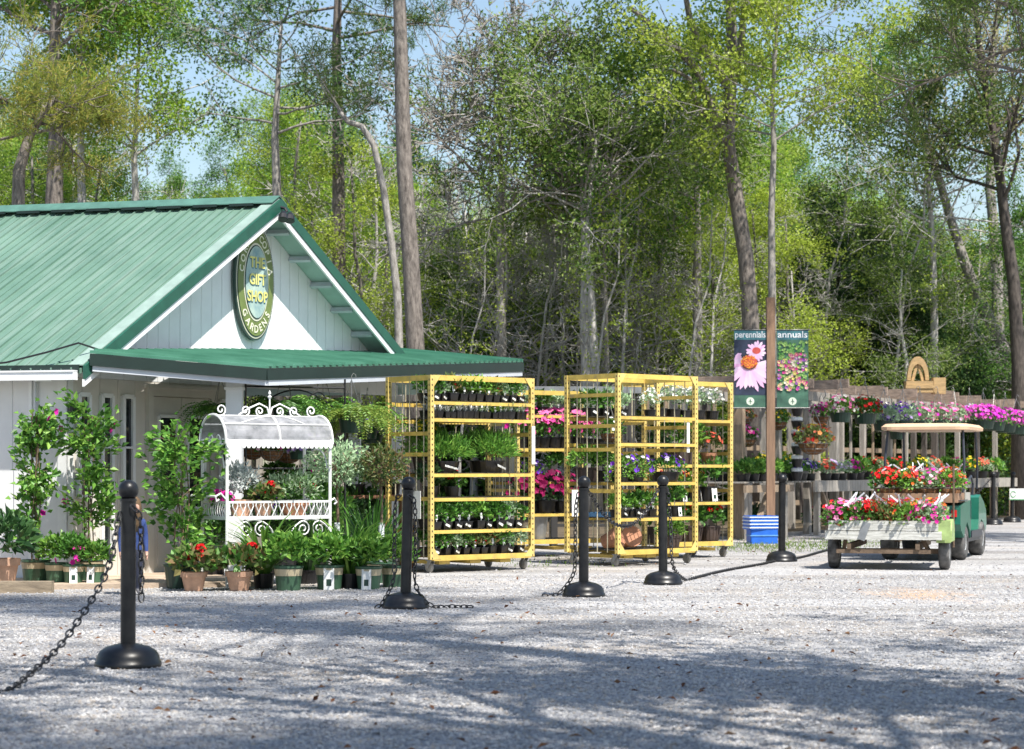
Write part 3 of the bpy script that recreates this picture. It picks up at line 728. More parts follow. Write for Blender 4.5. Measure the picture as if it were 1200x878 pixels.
# ------------------------------------------------------------------ yellow nursery racks
def perf_mat(name, col, holes=True):
    m = M(name, col, .5, var=.2, vs=8, bump=.05); nt = m.node_tree; b = nt.nodes['Principled BSDF']
    src = b.inputs['Base Color'].links[0].from_socket
    tc = nt.nodes.new('ShaderNodeTexCoord'); sp = nt.nodes.new('ShaderNodeSeparateXYZ'); nt.links.new(tc.outputs['Object'], sp.inputs[0])
    # worn patches
    no = nt.nodes.new('ShaderNodeTexNoise'); no.inputs['Scale'].default_value = 7; no.inputs['Detail'].default_value = 8; no.inputs['Roughness'].default_value = .75; nt.links.new(tc.outputs['Object'], no.inputs['Vector'])
    r = _ramp(nt, [(0, 0, 0), (1, 1, 1)]); r.color_ramp.elements[0].position = .57; r.color_ramp.elements[1].position = .7; nt.links.new(no.outputs['Fac'], r.inputs['Fac'])
    mx = nt.nodes.new('ShaderNodeMix'); mx.data_type = 'RGBA'; nt.links.new(r.outputs['Color'], mx.inputs['Factor']); nt.links.new(src, mx.inputs['A']); mx.inputs['B'].default_value = (.3, .24, .17, 1)
    out = mx.outputs['Result']
    if holes:
        def mathn(op, a, bv):
            q = nt.nodes.new('ShaderNodeMath'); q.operation = op; nt.links.new(a, q.inputs[0]); q.inputs[1].default_value = bv; return q.outputs[0]
        fz = mathn('FRACT', mathn('DIVIDE', sp.outputs['Z'], .062), 0); hz = mathn('LESS_THAN', fz, .36)
        ax = mathn('LESS_THAN', mathn('ABSOLUTE', sp.outputs['X'], 0), .0075); ay = mathn('LESS_THAN', mathn('ABSOLUTE', sp.outputs['Y'], 0), .0075)
        o = nt.nodes.new('ShaderNodeMath'); o.operation = 'MAXIMUM'; nt.links.new(ax, o.inputs[0]); nt.links.new(ay, o.inputs[1])
        a = nt.nodes.new('ShaderNodeMath'); a.operation = 'MULTIPLY'; nt.links.new(o.outputs[0], a.inputs[0]); nt.links.new(hz, a.inputs[1])
        m2 = nt.nodes.new('ShaderNodeMix'); m2.data_type = 'RGBA'; nt.links.new(a.outputs[0], m2.inputs['Factor']); nt.links.new(out, m2.inputs['A']); m2.inputs['B'].default_value = (.012, .01, .008, 1); out = m2.outputs['Result']
    nt.links.new(out, b.inputs['Base Color']); return m
m_yel = perf_mat('worn_yellow_paint', (.62, .44, .1), False)
m_yelp = perf_mat('slotted_yellow_upright', (.64, .48, .15))
m_yelrod = M('worn_wire', (.5, .45, .32), .5, var=.3, vs=20)
m_mesh = M('dull_shelf_mesh', (.1, .09, .07), .6, .3)
m_steel = M('dull_steel', (.35, .36, .37), .45, .7, var=.2)
m_rubber = M('rubber', (.02, .02, .02), .8, var=.4, vs=10)
m_caster = M('dusty_caster', (.3, .28, .25), .7, var=.3, vs=15)
m_darkdeck = M('dark_deck', (.035, .033, .032), .7)
def caster(root, x, y):
    mb = MB(); mb.box((x, y, .145), (.09, .09, .012))
    for s in (-1, 1): mb.prism([Vector((x + .045 * s * .6, y - .03, .14)), Vector((x + .045 * s * .6, y + .03, .14)), Vector((x + .045 * s * .6, y + .055, .055)), Vector((x + .045 * s * .6, y + .02, .055))], (.006 * s, 0, 0))
    o = mb.build('caster', m_steel, root)
    w = MB(); w.lathe([(.02, -.02), (.055, -.02), (.062, -.01), (.062, .01), (.055, .02), (.02, .02)], (x, y + .035, .062), 18, Matrix.Rotation(R(90), 3, 'Y')); w.build('wheel', m_caster, o)
def rack(label, loc, rotz, W, D, H, shelves, sides, group='yellow steel plant racks on casters', wires=5, backrails=True):
    root = thing('plant_rack', label, 'plant rack', loc, rotz, group)
    u = .052; zb = .155
    for (x, y) in ((0, 0), (W, 0), (0, D), (W, D)):  # uprights, each with its corner gussets at the front
        mb = MB(); h = H - zb; mb.box((0, 0, 0), (u, u, h))
        if y == 0:
            s = 1 if x == 0 else -1
            for zz, dz in ((h / 2, -1), (-h / 2, 1)):
                mb.prism([Vector((s * u / 2, -u / 2 - .002, zz)), Vector((s * (u / 2 + .1), -u / 2 - .002, zz)), Vector((s * u / 2, -u / 2 - .002, zz + dz * .13))], (0, .004, 0))
        mb.build('upright', m_yelp, root, loc=(x, y, zb + h / 2))
    mb = MB()
    for p, q in (((u/2, 0, H - .03), (W - u/2, 0, H - .03)), ((u/2, D, H - .03), (W - u/2, D, H - .03)), ((0, u/2, H - .03), (0, D - u/2, H - .03)), ((W, u/2, H - .03), (W, D - u/2, H - .03))): mb.beam(p, q, .04, .06)
    mb.build('top_rail', m_yel, root)
    for i, z in enumerate(shelves):
        mb = MB()
        mb.beam((u/2, -.004, z - .03), (W - u/2, -.004, z - .03), .04, .038 if i else .06); mb.beam((u/2, D, z - .03), (W - u/2, D, z - .03), .04, .05)
        for q in (.25, .5, .75): mb.beam((W * q, .02, z - .035), (W * q, D - .02, z - .035), .04, .025)
        so = mb.build('shelf', m_yel, root)
        mb = MB()
        for x in np.arange(.06, W - .03, .05): mb.tube([(x, .015, z - .005), (x, D - .015, z - .005)], .004, 4)
        for y in np.arange(.08, D, .16): mb.tube([(u/2, y, z - .011), (W - u/2, y, z - .011)], .004, 4)
        mb.build('wire_deck', m_mesh, so)
    for x in (0, W):
        mb = MB()
        for j in range(wires): y = D * (j + 1) / (wires + 1); mb.tube([(x, y, .17), (x, y, H - .05)], .0065, 5)
        mb.build('side_wires', m_yelrod, root)
        for z in sides: mb = MB(); mb.beam((x, u/2, z), (x, D - u/2, z), .03, .045); mb.build('side_rail', m_yel, root)
    mb = MB()
    for j in range(5): x = W * (j + 1) / 6; mb.tube([(x, D, .17), (x, D, H - .05)], .0055, 5)
    mb.build('back_wires', m_yelrod, root)
    mb = MB()
    for x in (.22, W * .45, W * .75): mb.beam((x, .03, .115), (x, D - .03, .115), .16, .04)
    mb.build('underframe', m_yel, root)
    for (x, y) in ((.05, .06), (W - .05, .06), (.05, D - .1), (W - .05, D - .1)): caster(root, x, y)
    root['_dims'] = [W, D, H]
    return root
def local(root_loc, rotz, x, y, z=0):
    c, s = math.cos(rotz), math.sin(rotz); return (root_loc[0] + x * c - y * s, root_loc[1] + x * s + y * c, root_loc[2] + z)

# --- rack one (left, by the porch)
r1, a1, W1, D1 = (X(505, 24.4), 24.4, 0), math.atan2(.95, 1.154), 1.50, .82
S1 = [.20, .50, .87, 1.15, 1.785, 1.98]
rack('yellow plant rack at the porch corner with shelves of seedling pots', r1, a1, W1, D1, 2.27, S1, (.85, 1.36, 1.6))
def rowof(keys, n, r, a, x0, x1, y, z, label, group, jit=.015, s=1.0):
    rr = random.Random(n * 7 + int(z * 100))
    for i in range(n):
        x = x0 + (x1 - x0) * (i + .5) / n + rr.uniform(-jit, jit)
        put(keys[i % len(keys)] if n < 4 else rr.choice(keys), local(r, a, x, y + rr.uniform(-jit, jit), z), a + rr.uniform(-.25, .25), s * rr.uniform(.95, 1.2), label, group)
Lr = 'on the porch corner rack'
rowof(['cell0', 'cell1', 'cell2', 'cell3', 'cell1'], 11, r1, a1, .05, W1 - .05, .09, S1[5], 'leafy seedling in a square black pot on the top shelf of the porch corner rack', 'seedlings on the top shelf of the porch corner rack')
rowof(['cell0', 'cell5', 'cell3'], 9, r1, a1, .07, W1 - .07, .33, S1[5], 'leafy seedling in a square black pot on the top shelf of the porch corner rack', 'seedlings on the top shelf of the porch corner rack')
rowof(['plug0', 'plug0', 'plug1'], 8, r1, a1, .05, W1 * .5, .08, S1[4], 'pale strappy seedling with a tag on the second shelf of the porch corner rack', 'strappy seedlings on the second shelf')
rowof(['plug1', 'plug2'], 8, r1, a1, W1 * .5, W1 - .04, .08, S1[4], 'pale strappy seedling with a tag on the second shelf of the porch corner rack', 'strappy seedlings on the second shelf')
rowof(['plug0', 'plug2'], 14, r1, a1, .06, W1 - .06, .24, S1[4], 'pale strappy seedling with a tag on the second shelf of the porch corner rack', 'strappy seedlings on the second shelf')
put('needlebush', local(r1, a1, .37, .26, S1[3]), a1, 1.02, 'wide needle leaved shrub beside the left upright of the porch corner rack')
put('needlebush', local(r1, a1, 1.02, .26, S1[3]), a1 + .4, 1.1, 'wide needle leaved shrub nearer the right upright of the porch corner rack')
put('brown_leafy', local(r1, a1, .42, .62, S1[3]), a1, .9, 'leafy planter behind the needle leaved shrubs on the porch corner rack')
put('geranium', local(r1, a1, .46, .2, S1[2] + .0), a1, .8, 'red geranium in a dark pot on the fourth shelf of the porch corner rack')
put('dark_leafy', local(r1, a1, .16, .22, S1[2]), a1, .82, 'dark leafy plant in the left end of the fourth shelf on the porch corner rack')
put('hb_yellow', local(r1, a1, .35, .55, 1.52), a1, .7, 'coir hanging basket with yellow flowers inside the porch corner rack')
rowof(['cell0', 'cell1', 'cell4', 'cell0', 'cell2', 'cell5'], 9, r1, a1, .06, W1 - .06, .09, S1[1], 'bushy seedling with a white tag on the fifth shelf of the porch corner rack', 'seedlings on the fifth shelf of the porch corner rack', s=1.05)
rowof(['cell0', 'cell1', 'cell4'], 8, r1, a1, .08, W1 - .1, .3, S1[1], 'bushy seedling with a white tag on the fifth shelf of the porch corner rack', 'seedlings on the fifth shelf of the porch corner rack', s=1.25)
rowof(['cell0', 'cell3', 'cell2', 'cell5', 'cell1'], 10, r1, a1, .06, W1 - .06, .09, S1[0], 'mixed seedling with a white tag on the bottom shelf of the porch corner rack', 'seedlings on the bottom shelf of the porch corner rack')
rowof(['cell3', 'cell5', 'cell2'], 9, r1, a1, .08, W1 - .08, .32, S1[0], 'mixed seedling with a white tag on the bottom shelf of the porch corner rack', 'seedlings on the bottom shelf of the porch corner rack', s=1.2)

# --- rack two (middle)
r2, a2, W2, D2 = (X(724, 26.0), 26.0, 0), R(43), 1.40, .88
S2 = [.20, .60, 1.04, 1.52, 1.85]
rack('yellow plant rack holding violet pansies and tipped clay pots, behind the third and fourth bollards', r2, a2, W2, D2, 2.36, S2, (.92, 1.43, 1.72, 2.1), wires=4)
for x, lb in ((.2, 'behind the corner upright'), (.47, 'in the middle'), ):
    put('violet_spill', local(r2, a2, x, .16, S2[2]), a2, 1.05, 'violet and white pansies spilling off the middle rack shelf ' + lb)
put('pansy_oval', local(r2, a2, 1.02, .16, S2[2]), a2, 1.0, 'dark oval planter of pansies at the right end of the middle rack shelf')
put('brown_leafy', local(r2, a2, .14, .68, S2[2]), a2, .75, 'brown leafy planter in the rear corner of the middle rack')
put('black_leafy', local(r2, a2, .42, .7, S2[2]), a2, .9, 'tall leafy pot at the back of the middle rack shelf of pansies')
rowof(['cell2', 'cell4', 'cell1'], 6, r2, a2, .08, .75, .14, S2[1], 'low silvery seedling on the second lowest shelf of the middle rack', 'low seedlings on the middle rack', s=1.05)
put('black_leafy', local(r2, a2, 1.2, .16, S2[1]), a2, .85, 'tagged leafy pot at the right end of the second lowest shelf of the middle rack')
put('brown_leafy', local(r2, a2, 1.14, .18, S2[0]), a2, .62, 'ribbed brown pot of leaves on the bottom shelf of the middle rack')
def tray(loc, rotz, w, d, mt, label, nm='nursery_tray', lip=.05):
    t = thing(nm, label, 'tray', loc, rotz); mb = MB(); mb.box((0, 0, .006), (w, d, .012))
    for c, dd in (((0, -d/2, lip/2), (w, .012, lip)), ((0, d/2, lip/2), (w, .012, lip)), ((-w/2, 0, lip/2), (.012, d - .012, lip)), ((w/2, 0, lip/2), (.012, d - .012, lip))): mb.box((c[0], c[1], c[2] + .001), dd)
    b_ = mb.build('tray_body', mt, t)
    r_ = MB(); r_.box((0, -d/2 - .006, lip + .003), (w + .03, .03, .008)); r_.box((0, d/2 + .006, lip + .003), (w + .03, .03, .008)); r_.build('rim', mt, t); return t
m_blue = M('blue_plastic', (.02, .13, .55), .4, var=.15); m_blue2 = M('pale_blue_plastic', (.12, .3, .55), .4)
tray(local(r2, a2, .42, .45, S2[1]), a2, .7, .3, m_blue2, 'pale blue nursery tray behind the low seedlings on the middle rack')
def tipped_pot(loc, rotz, r, h, label):
    t = thing('clay_pot', label, 'clay pot', loc, rotz); mb = MB()
    rot = Matrix.Rotation(R(72), 3, 'X')
    mb.lathe([(r * .62, 0), (r * .9, h * .78), (r, h * .78), (r * 1.02, h), (r * .9, h), (r * .8, h * .7), (.001, h * .2)], (0, h * .5, r * .66), 22, rot); mb.build('pot_body', m_terra, t)
    rm = MB(); rm.lathe([(r * 1.03, h * .97), (r * 1.05, h * .98), (r * 1.05, h * 1.02), (r * 1.03, h * 1.03)], (0, h * .5, r * .66), 22, rot); rm.build('pot_rim', m_terra, t); return t
tipped_pot(local(r2, a2, .2, .3, S2[0]), a2 + .3, .13, .22, 'terracotta pot lying tipped beside the corner upright of the middle rack')
tipped_pot(local(r2, a2, .5, .3, S2[0]), a2 - .4, .13, .24, 'terracotta pot lying tipped in the middle of the bottom rack shelf')
put('hb_plain', local(r2, a2, .28, .4, S2[3]), a2, .75, 'coir basket with sparse leaves on the upper shelf of the middle rack')
rowof(['cell0', 'cell2'], 4, r2, a2, .1, .8, .62, S2[4], 'small seedling on the top shelf of the middle rack', 'seedlings on the top shelf of the middle rack', s=1.2)
put('white_cup', local(r2, a2, 1.1, .5, S2[4] ), a2, .8, 'white flowering pot on the top shelf of the middle rack')
# white price board tied to its side
def board(loc, rotz, w, h, label, nm='price_board'):
    t = thing(nm, label, 'price board', loc, rotz); mb = MB(); mb.box((0, 0, h / 2), (w, .006, h)); b_ = mb.build('board', m_card, t)
    q = MB(); q.tube([(-w * .3, 0, h), (0, .0, h + .06), (w * .3, 0, h)], .003, 4); q.build('tie', m_wire, t); return t
board((X(674, 25.7), 25.75, .62), R(5), .075, .32, 'white board tied to the wires of the middle rack beside a bollard')
board((X(806, 26.92), 26.86, 1.4), R(43), .05, .38, 'narrow white card taped on the right upright of the middle rack')
board(local(r1, a1, -.035, .3, .62), a1 + R(90), .3, .32, 'white notice tied low on the wire side of the porch corner rack')
board(local(r1, a1, W1, -.036, 1.25), a1, .05, .45, 'long white card taped on the right upright of the porch corner rack')
# --- rack three (behind, between the first two)
r3, a3, W3, D3 = (X(606, 28.6), 28.6, 0), R(30), 1.5, .8
S3 = [.24, .6, 1.03, 1.48, 1.93]
rack('yellow plant rack of pink petunias standing back between two larger racks', r3, a3, W3, D3, 2.25, S3, (.9, 1.4, 1.8), wires=4)
rowof(['pink_petunia'], 8, r3, a3, .05, W3 - .05, .14, S3[3], 'pink petunia with a dark throat in the row on the set back rack', 'pink petunias on the set back rack', s=1.05)
rowof(['dark_petunia'], 3, r3, a3, .05, .95, .14, S3[1], 'deep magenta petunia on the lower shelf of the set back rack', 'deep magenta petunias on the set back rack', s=1.25)
rowof(['cell2', 'cell0'], 5, r3, a3, .1, 1.4, .2, S3[4], 'small seedling on the top shelf of the set back rack', 'seedlings on the top shelf of the set back rack', s=1.1)
put('violet_spill', local(r3, a3, .3, .2, S3[2]), a3, .9, 'pansies on the middle shelf of the set back rack')
put('black_leafy', local(r3, a3, .7, .2, S3[2]), a3, .9, 'leafy pot on the middle shelf of the set back rack')
t = thing('metal_bucket', 'galvanised bucket on the bottom shelf of the set back rack', 'bucket', local(r3, a3, .42, .16, S3[0])); mb = MB(); mb.lathe([(.1, 0), (.14, .3), (.15, .3), (.15, .31), (.13, .31), (.1, .02), (.001, .02)], n=24); mb.build('bucket_body', m_steel, t); mb = MB(); mb.tube([(.14 * math.cos(a), .02, .3 + .1 * math.sin(a)) for a in np.linspace(0, math.pi, 9)], .004, 5); mb.build('handle', m_steel, t)
# --- rack four (right)
r4, a4, W4, D4 = (X(770, 28.05), 28.05, 0), R(38), 1.33, .75
S4 = [.22, .76, 1.26, 1.86]
rack('yellow plant rack with large brown ribbed pots, behind and right of the tipped clay pots', r4, a4, W4, D4, 2.36, S4, (.9, 1.4, 1.8), wires=4)
rowof(['white_cup'], 5, r4, a4, .1, 1.28, .2, S4[3], 'white flowers in a small pot on the top shelf beside the perennials banner', 'white flowers on the top shelf', s=1.0)
put('brown_leafy', local(r4, a4, .72, .3, S4[2]), a4, 1.08, 'large ribbed brown pot of glossy leaves beside the coral flowers')
put('small_coral', local(r4, a4, 1.13, .22, S4[2]), a4, 1.15, 'coral flowers in a clay pot beside the large ribbed brown pot')
put('dark_leafy', local(r4, a4, .25, .3, S4[2]), a4, .9, 'dark leafy pot left of the large ribbed brown pot')
put('black_redyel', local(r4, a4, .58, .2, S4[1]), a4, 1.05, 'red and yellow flowers with a label card on the right hand rack')
put('black_redyel', local(r4, a4, .82, .2, S4[1]), a4 + 1, 1.1, 'rose tinted flowers with a label card, next to the tall leafy pot')
put('black_leafy', local(r4, a4, 1.1, .2, S4[1]), a4, 1.3, 'tall broad leaved pot at the right end of the third shelf')
rowof(['black_redyel', 'cell1'], 2, r4, a4, .05, .45, .2, S4[1], 'small yellow flowered pot at the left of the third shelf of the right hand rack', 'small pots on the right hand rack')
for i, (x, lb) in enumerate(((.12, 'leftmost of its row'), (.45, 'second of its row'), (.8, 'third of its row'), (1.13, 'last of its row'))):
    put('brown_red', local(r4, a4, x, .2, S4[0]), a4 + i, 1.08, 'red geranium in a ribbed pot low on the right rack, ' + lb)
# dark steel rack further back
t = thing('steel_rack', 'dark steel rack with a grey pipe rail behind the yellow racks', 'rack', (X(622, 31.5), 31.5, 0), R(2))
for (x, y) in ((.35, 0), (1.5, 0), (.35, .6), (1.5, .6)):
    mb = MB(); mb.box((x, y, 1.16), (.09, .07, 2.32)); mb.build('upright', m_darkdeck, t)
mb = MB(); mb.beam((-.1, -.02, 2.36), (2.5, -.02, 2.36), .06, .1); mb.build('pipe_rail', m_steel, t)
for z in (.35, 1.0, 1.6): mb = MB(); mb.box((.92, .3, z), (1.06, .6, .03)); mb.build('shelf', m_darkdeck, t)
# ------------------------------------------------------------------ white wrought-iron flower cart on the porch edge
m_iron = M('white_wrought_iron', (.76, .76, .75), .5, var=.12, vs=14)
m_canopy = M('clouded_clear_canopy', (.42, .43, .45), .3, var=.35, vs=9, col2=(.6, .6, .62))
_nt = m_canopy.node_tree; _t = _nt.nodes.new('ShaderNodeBsdfTransparent'); _t.inputs[0].default_value = (.8, .82, .84, 1); _mx = _nt.nodes.new('ShaderNodeMixShader'); _mx.inputs[0].default_value = .55
_nt.links.new(_nt.nodes['Principled BSDF'].outputs[0], _mx.inputs[1]); _nt.links.new(_t.outputs[0], _mx.inputs[2]); _nt.links.new(_mx.outputs[0], _nt.nodes['Material Output'].inputs['Surface'])
ca = R(36); cl = (X(266, 21.35), 21.35, 0)
cart = thing('flower_cart', 'white wrought iron flower cart with a barrel canopy and scrollwork, standing by the porch post', 'flower cart', cl, ca)
CW, CD = 1.2, .52
def spiral(c, r0, turns, a0, sgn=1, n=18, plane='xz', y=0.0):
    pts = []
    for i in range(n):
        q = i / (n - 1); r = r0 * (1 - .8 * q); a = a0 + sgn * turns * 2 * math.pi * q
        pts.append((c[0] + r * math.cos(a), y, c[1] + r * math.sin(a)) if plane == 'xz' else (y, c[0] + r * math.cos(a), c[1] + r * math.sin(a)))
    return pts
for (x, y) in ((0, 0), (CW, 0), (0, CD), (CW, CD)):
    mb = MB(); mb.tube([(x, y, 0), (x, y, 1.5)], .017, 7); mb.build('leg' if y == 0 and x == 0 else 'leg', m_iron, cart)
mb = MB()                                            # tray rails with upright bars between
for z in (.70, .86):
    for p, q in (((0, 0, z), (CW, 0, z)), ((0, CD, z), (CW, CD, z)), ((0, 0, z), (0, CD, z)), ((CW, 0, z), (CW, CD, z))): mb.beam(p, q, .022, .035 if z < .8 else .022)
for i in range(27):
    x = CW * (i + .5) / 27; b_ = .02 if i % 2 else -.02; mb.tube([(x, -.004, .70), (x + b_, -.012, .76), (x - b_ * .4, -.008, .82), (x, -.004, .86)], .0065, 4)
    mb.tube([(x, CD, .70), (x, CD, .86)], .006, 4)
for i in range(11):
    y = CD * (i + .5) / 11; mb.tube([(-.004, y, .70), (-.012, y + .015, .78), (-.004, y, .86)], .0065, 4); mb.tube([(CW, y, .70), (CW, y, .86)], .006, 4)
mb.build('tray_railing', m_iron, cart)
mb = MB(); mb.box((CW / 2, CD / 2, .705), (CW - .03, CD - .03, .016)); mb.build('tray_floor', m_iron, cart)
mb = MB(); n = 14; prof = [(CD / 2 - (CD / 2 + .02) * math.cos(math.pi * i / n), 1.44 + .3 * math.sin(math.pi * i / n) ** .85) for i in range(n + 1)]
V = [(x, y, z) for x in (-.02, CW + .02) for y, z in prof]; V += [(x, y + (0 if True else 0), z - .012) for x, y, z in V]; k = n + 1
f = [(i, k + i, k + i + 1, i + 1) for i in range(n)] + [(2*k + i, 2*k + i + 1, 3*k + i + 1, 3*k + i) for i in range(n)] + [(i, i + 1, 2*k + i + 1, 2*k + i) for i in range(n)] + [(k + i, 3*k + i, 3*k + i + 1, k + i + 1) for i in range(n)]
mb.add(V, f); mb.build('canopy', m_canopy, cart, smooth=False)
mb = MB()                                            # canopy hoops, ribs and scalloped valance
for x in (-.02, CW * .5, CW + .02): mb.tube([(x, y, z + .008) for y, z in prof], .013, 5)
for j in (0, 3, n - 3, n): y, z = prof[j]; mb.tube([(-.02, y, z + .006), (CW + .02, y, z + .006)], .01, 5)
mb.tube([(x, prof[3][0] + .01 - .05 * math.sin(math.pi * q), 1.63 + .1 * math.sin(math.pi * q)) for q, x in zip(np.linspace(0, 1, 15), np.linspace(.1, CW * .82, 15))], .007, 4)
mb.build('canopy_ribs', m_iron, cart)
mb = MB(); m_ = 22
for i in range(m_):
    x0 = -.02 + (CW + .04) * i / m_; x1 = -.02 + (CW + .04) * (i + 1) / m_; xm = (x0 + x1) / 2
    mb.prism([Vector((x0, -.028, 1.49)), Vector((x1, -.028, 1.49)), Vector((x1, -.028, 1.43)), Vector((xm + .012, -.028, 1.405)), Vector((xm - .012, -.028, 1.405)), Vector((x0, -.028, 1.43))], (0, .005, 0))
mb.build('valance', m_iron, cart)
mb = MB(); yc = CD / 2                                # crest along the canopy top
zt = 1.735
for x, r, s in ((.07, .06, 1), (.35, .055, 1), (.52, .05, -1), (.75, .05, 1), (.92, .055, -1), (1.13, .06, -1)): mb.tube(spiral((x, zt + r), r, 1.35, -math.pi / 2, s, plane='xz', y=yc), .0085, 5)
mb.tube([(-.0, yc, zt), (CW, yc, zt)], .009, 5)
for s in (-1, 1): mb.tube([(.635 + s * .0, yc, zt), (.635 + s * .03, yc, zt + .09), (.635 + s * .12, yc, zt + .13), (.635 + s * .24, yc, zt + .08), (.635 + s * .36, yc, zt + .01)], .009, 5)
mb.tube([(.635, yc, zt), (.635, yc, zt + .2)], .008, 5); mb.lathe([(.003, .17), (.022, .2), (.004, .22), (.016, .235), (.001, .27)], (.635, yc, zt), 8)
mb.build('crest', m_iron, cart)
mb = MB()                                            # scrolls in the end arch, under the tray and at the handles
for s in (-1, 1):
    mb.tube(spiral((CD / 2 + s * .07, 1.5), .055, 1.2, -math.pi / 2, s, plane='yz', y=0), .007, 4); mb.tube(spiral((CD / 2 + s * .17, 1.47), .045, 1.2, 0, s, plane='yz', y=0), .007, 4)
mb.tube([(0, CD / 2 - .2 * math.cos(a), 1.2 + .2 * math.sin(a)) for a in np.linspace(0, math.pi, 11)], .009, 4)
mb.tube([(CW, CD / 2 - .2 * math.cos(a), 1.2 + .2 * math.sin(a)) for a in np.linspace(0, math.pi, 11)], .009, 4)
mb.build('end_scroll', m_iron, cart); mb = MB()
for xc in (.3, .97):
    for s in (-1, 1): mb.tube(spiral((xc + s * .09, .58), .08, 1.5, math.pi / 2, s, plane='xz', y=.0), .008, 4)
    mb.tube([(xc + .24 * math.cos(a), 0, .48 + .2 * math.sin(a)) for a in np.linspace(0, math.pi, 13)], .009, 4)
mb.build('tray_scroll', m_iron, cart); mb = MB()
for (y) in (0, CD):
    mb.tube([(0, y, .88), (-.07, y, .95), (-.13, y, .92), (-.12, y, .87), (-.09, y, .89)], .011, 5); mb.tube([(CW, y, .86), (CW + .05, y, .89), (CW + .08, y, .85), (CW + .05, y, .83)], .011, 5)
mb.tube([(-.13, 0, .92), (-.13, CD, .92)], .012, 5)
mb.build('handle', m_iron, cart)
def oncart(key, x, y, s, label, rz=0.0, z=.715): return put(key, local(cl, ca, x, y, z), ca + rz, s, label)
oncart('silver', .30, .26, .85, 'silvery dusty miller in a clay pot on the left of the white flower cart')
oncart('terra_geranium', .50, .16, .72, 'bright red geranium between the silvery plant and the sage bowl on the flower cart')
oncart('sagebowl', .92, .25, .95, 'rounded sage green plant in a terracotta bowl on the right of the flower cart')
oncart('violet_spill', .62, .36, .7, 'small violet pansies at the back of the white flower cart')
oncart('bench_mag', .08, .26, .7, 'magenta flowers at the left end of the white flower cart')

# ------------------------------------------------------------------ porch paving, timbers
m_conc = M('tan_concrete', (.42, .33, .25), .9, var=.25, vs=2.5, bump=.3, bs=60)
mb = MB(); F0, F1 = Vector((X(-140, 20.7), 20.7, 0)), Vector((X(300, 21.6), 21.6, 0)); b0, b1 = bp(.2, 9, 0), bp(3.4, .3, 0); b2 = bp(.2, .3, 0)
mb.prism([F0, F1, b1 + Vector((0, .2, 0)), b2 + Vector((0, .6, 0)), b0 + Vector((0, .4, 0))], (0, 0, .05)); sl = mb.build('porch_pavement', m_conc); tag(sl, kind='structure')
m_timber = M('weathered_timber', (.3, .24, .17), .9, var=.35, vs=4, stretch=(1, 8, 8), bump=.4)
t = thing('landscape_timber', 'short weathered timber edging the paving at the left end of the gravel', 'timber', (X(60, 20.55), 20.62, .055)); mb = MB(); mb.box((-1.2, 0, 0), (2.4, .13, .11)); mb.build('timber', m_timber, t)

# ------------------------------------------------------------------ plants about the porch
ZS = .05
put('clay_dark', (X(3, 21.1), 21.1, ZS), .4, 1.0, 'dark leaved plant in a pale clay pot at the left end of the paving')
put('vine_pink', (X(42, 21.75), 21.75, ZS), 1.0, 1.0, 'tall climbing vine with pink flowers against the sunlit white wall')
put('green_shrub_plain', (X(66, 21.6), 21.6, ZS), .3, .86, 'low shrub in a green pot beside the vine with pink flowers')
put('vine_green', (X(104, 22.0), 22.0, ZS), 2.2, 1.0, 'tall climbing vine at the corner of the white wall by the narrow windows')
put('green_shrub_magenta', (X(86, 21.5), 21.5, ZS), .2, .8, 'potted shrub with a hanging magenta bloom below the corner vine')
put('green_shrub', (X(111, 21.55), 21.55, ZS), -.2, .78, 'potted shrub with a white card at the right end of the wall row')
put('vine_wide', (X(213, 21.35), 21.35, 0), .6, 1.0, 'broad leafy climber in a dark green pot in front of the double door')
put('terra_geranium', (X(227, 20.9), 20.9, 0), .2, .93, 'red flowering geranium in a pale clay pot, left of its pair on the gravel edge')
put('terra_geranium', (X(280, 20.95), 20.95, 0), 1.5, .95, 'red flowering geranium in a pale clay pot, beside the strappy clump')
put('daylily', (X(309, 21.35), 21.35, 0), .3, 1.0, 'light green strappy clump below the white flower cart')
put('green_shrub_plain', (X(338, 21.0), 21.0, 0), 1.2, 1.05, 'bushy shrub in a plain green pot below the middle of the flower cart')
put('green_shrub', (X(386, 21.2), 21.2, 0), .05, 1.05, 'bushy shrub in a green pot with a white card, left of the arching strappy clump')
put('daylily', (X(410, 21.35), 21.35, 0), 2.0, 1.0, 'arching strappy clump between two carded green pots')
put('green_shrub', (X(432, 21.25), 21.25, 0), -.1, .98, 'bushy shrub in a green pot with a white card, right of the arching strappy clump')
put('green_shrub_plain', (X(461, 21.6), 21.6, 0), 2.0, .95, 'bushy shrub in a plain green pot just left of the chained bollard')
put('iris', (X(436, 22.6), 22.6, 0), .0, 1.0, 'dark upright strappy clump under the bronze topiary')
put('iris', (X(362, 22.2), 22.2, 0), 1.0, .8, 'dark upright strappy clump behind the white flower cart')
put('topiary_sage', (X(395, 22.4), 22.4, 0), .5, 1.0, 'standard topiary with a sage green head behind the flower cart')
put('topiary_bronze', (X(447, 22.4), 22.4, 0), 1.4, 1.0, 'standard topiary with a bronze head left of the porch corner rack')
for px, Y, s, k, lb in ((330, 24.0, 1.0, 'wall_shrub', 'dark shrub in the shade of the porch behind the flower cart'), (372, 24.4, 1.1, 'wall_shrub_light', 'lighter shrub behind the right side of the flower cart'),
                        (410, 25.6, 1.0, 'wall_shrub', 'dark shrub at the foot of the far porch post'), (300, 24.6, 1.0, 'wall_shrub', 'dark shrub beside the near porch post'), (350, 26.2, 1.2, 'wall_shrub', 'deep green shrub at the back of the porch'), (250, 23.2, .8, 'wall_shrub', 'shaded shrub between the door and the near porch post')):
    put(k, (X(px, Y), Y, 0), px * .1, s, lb)
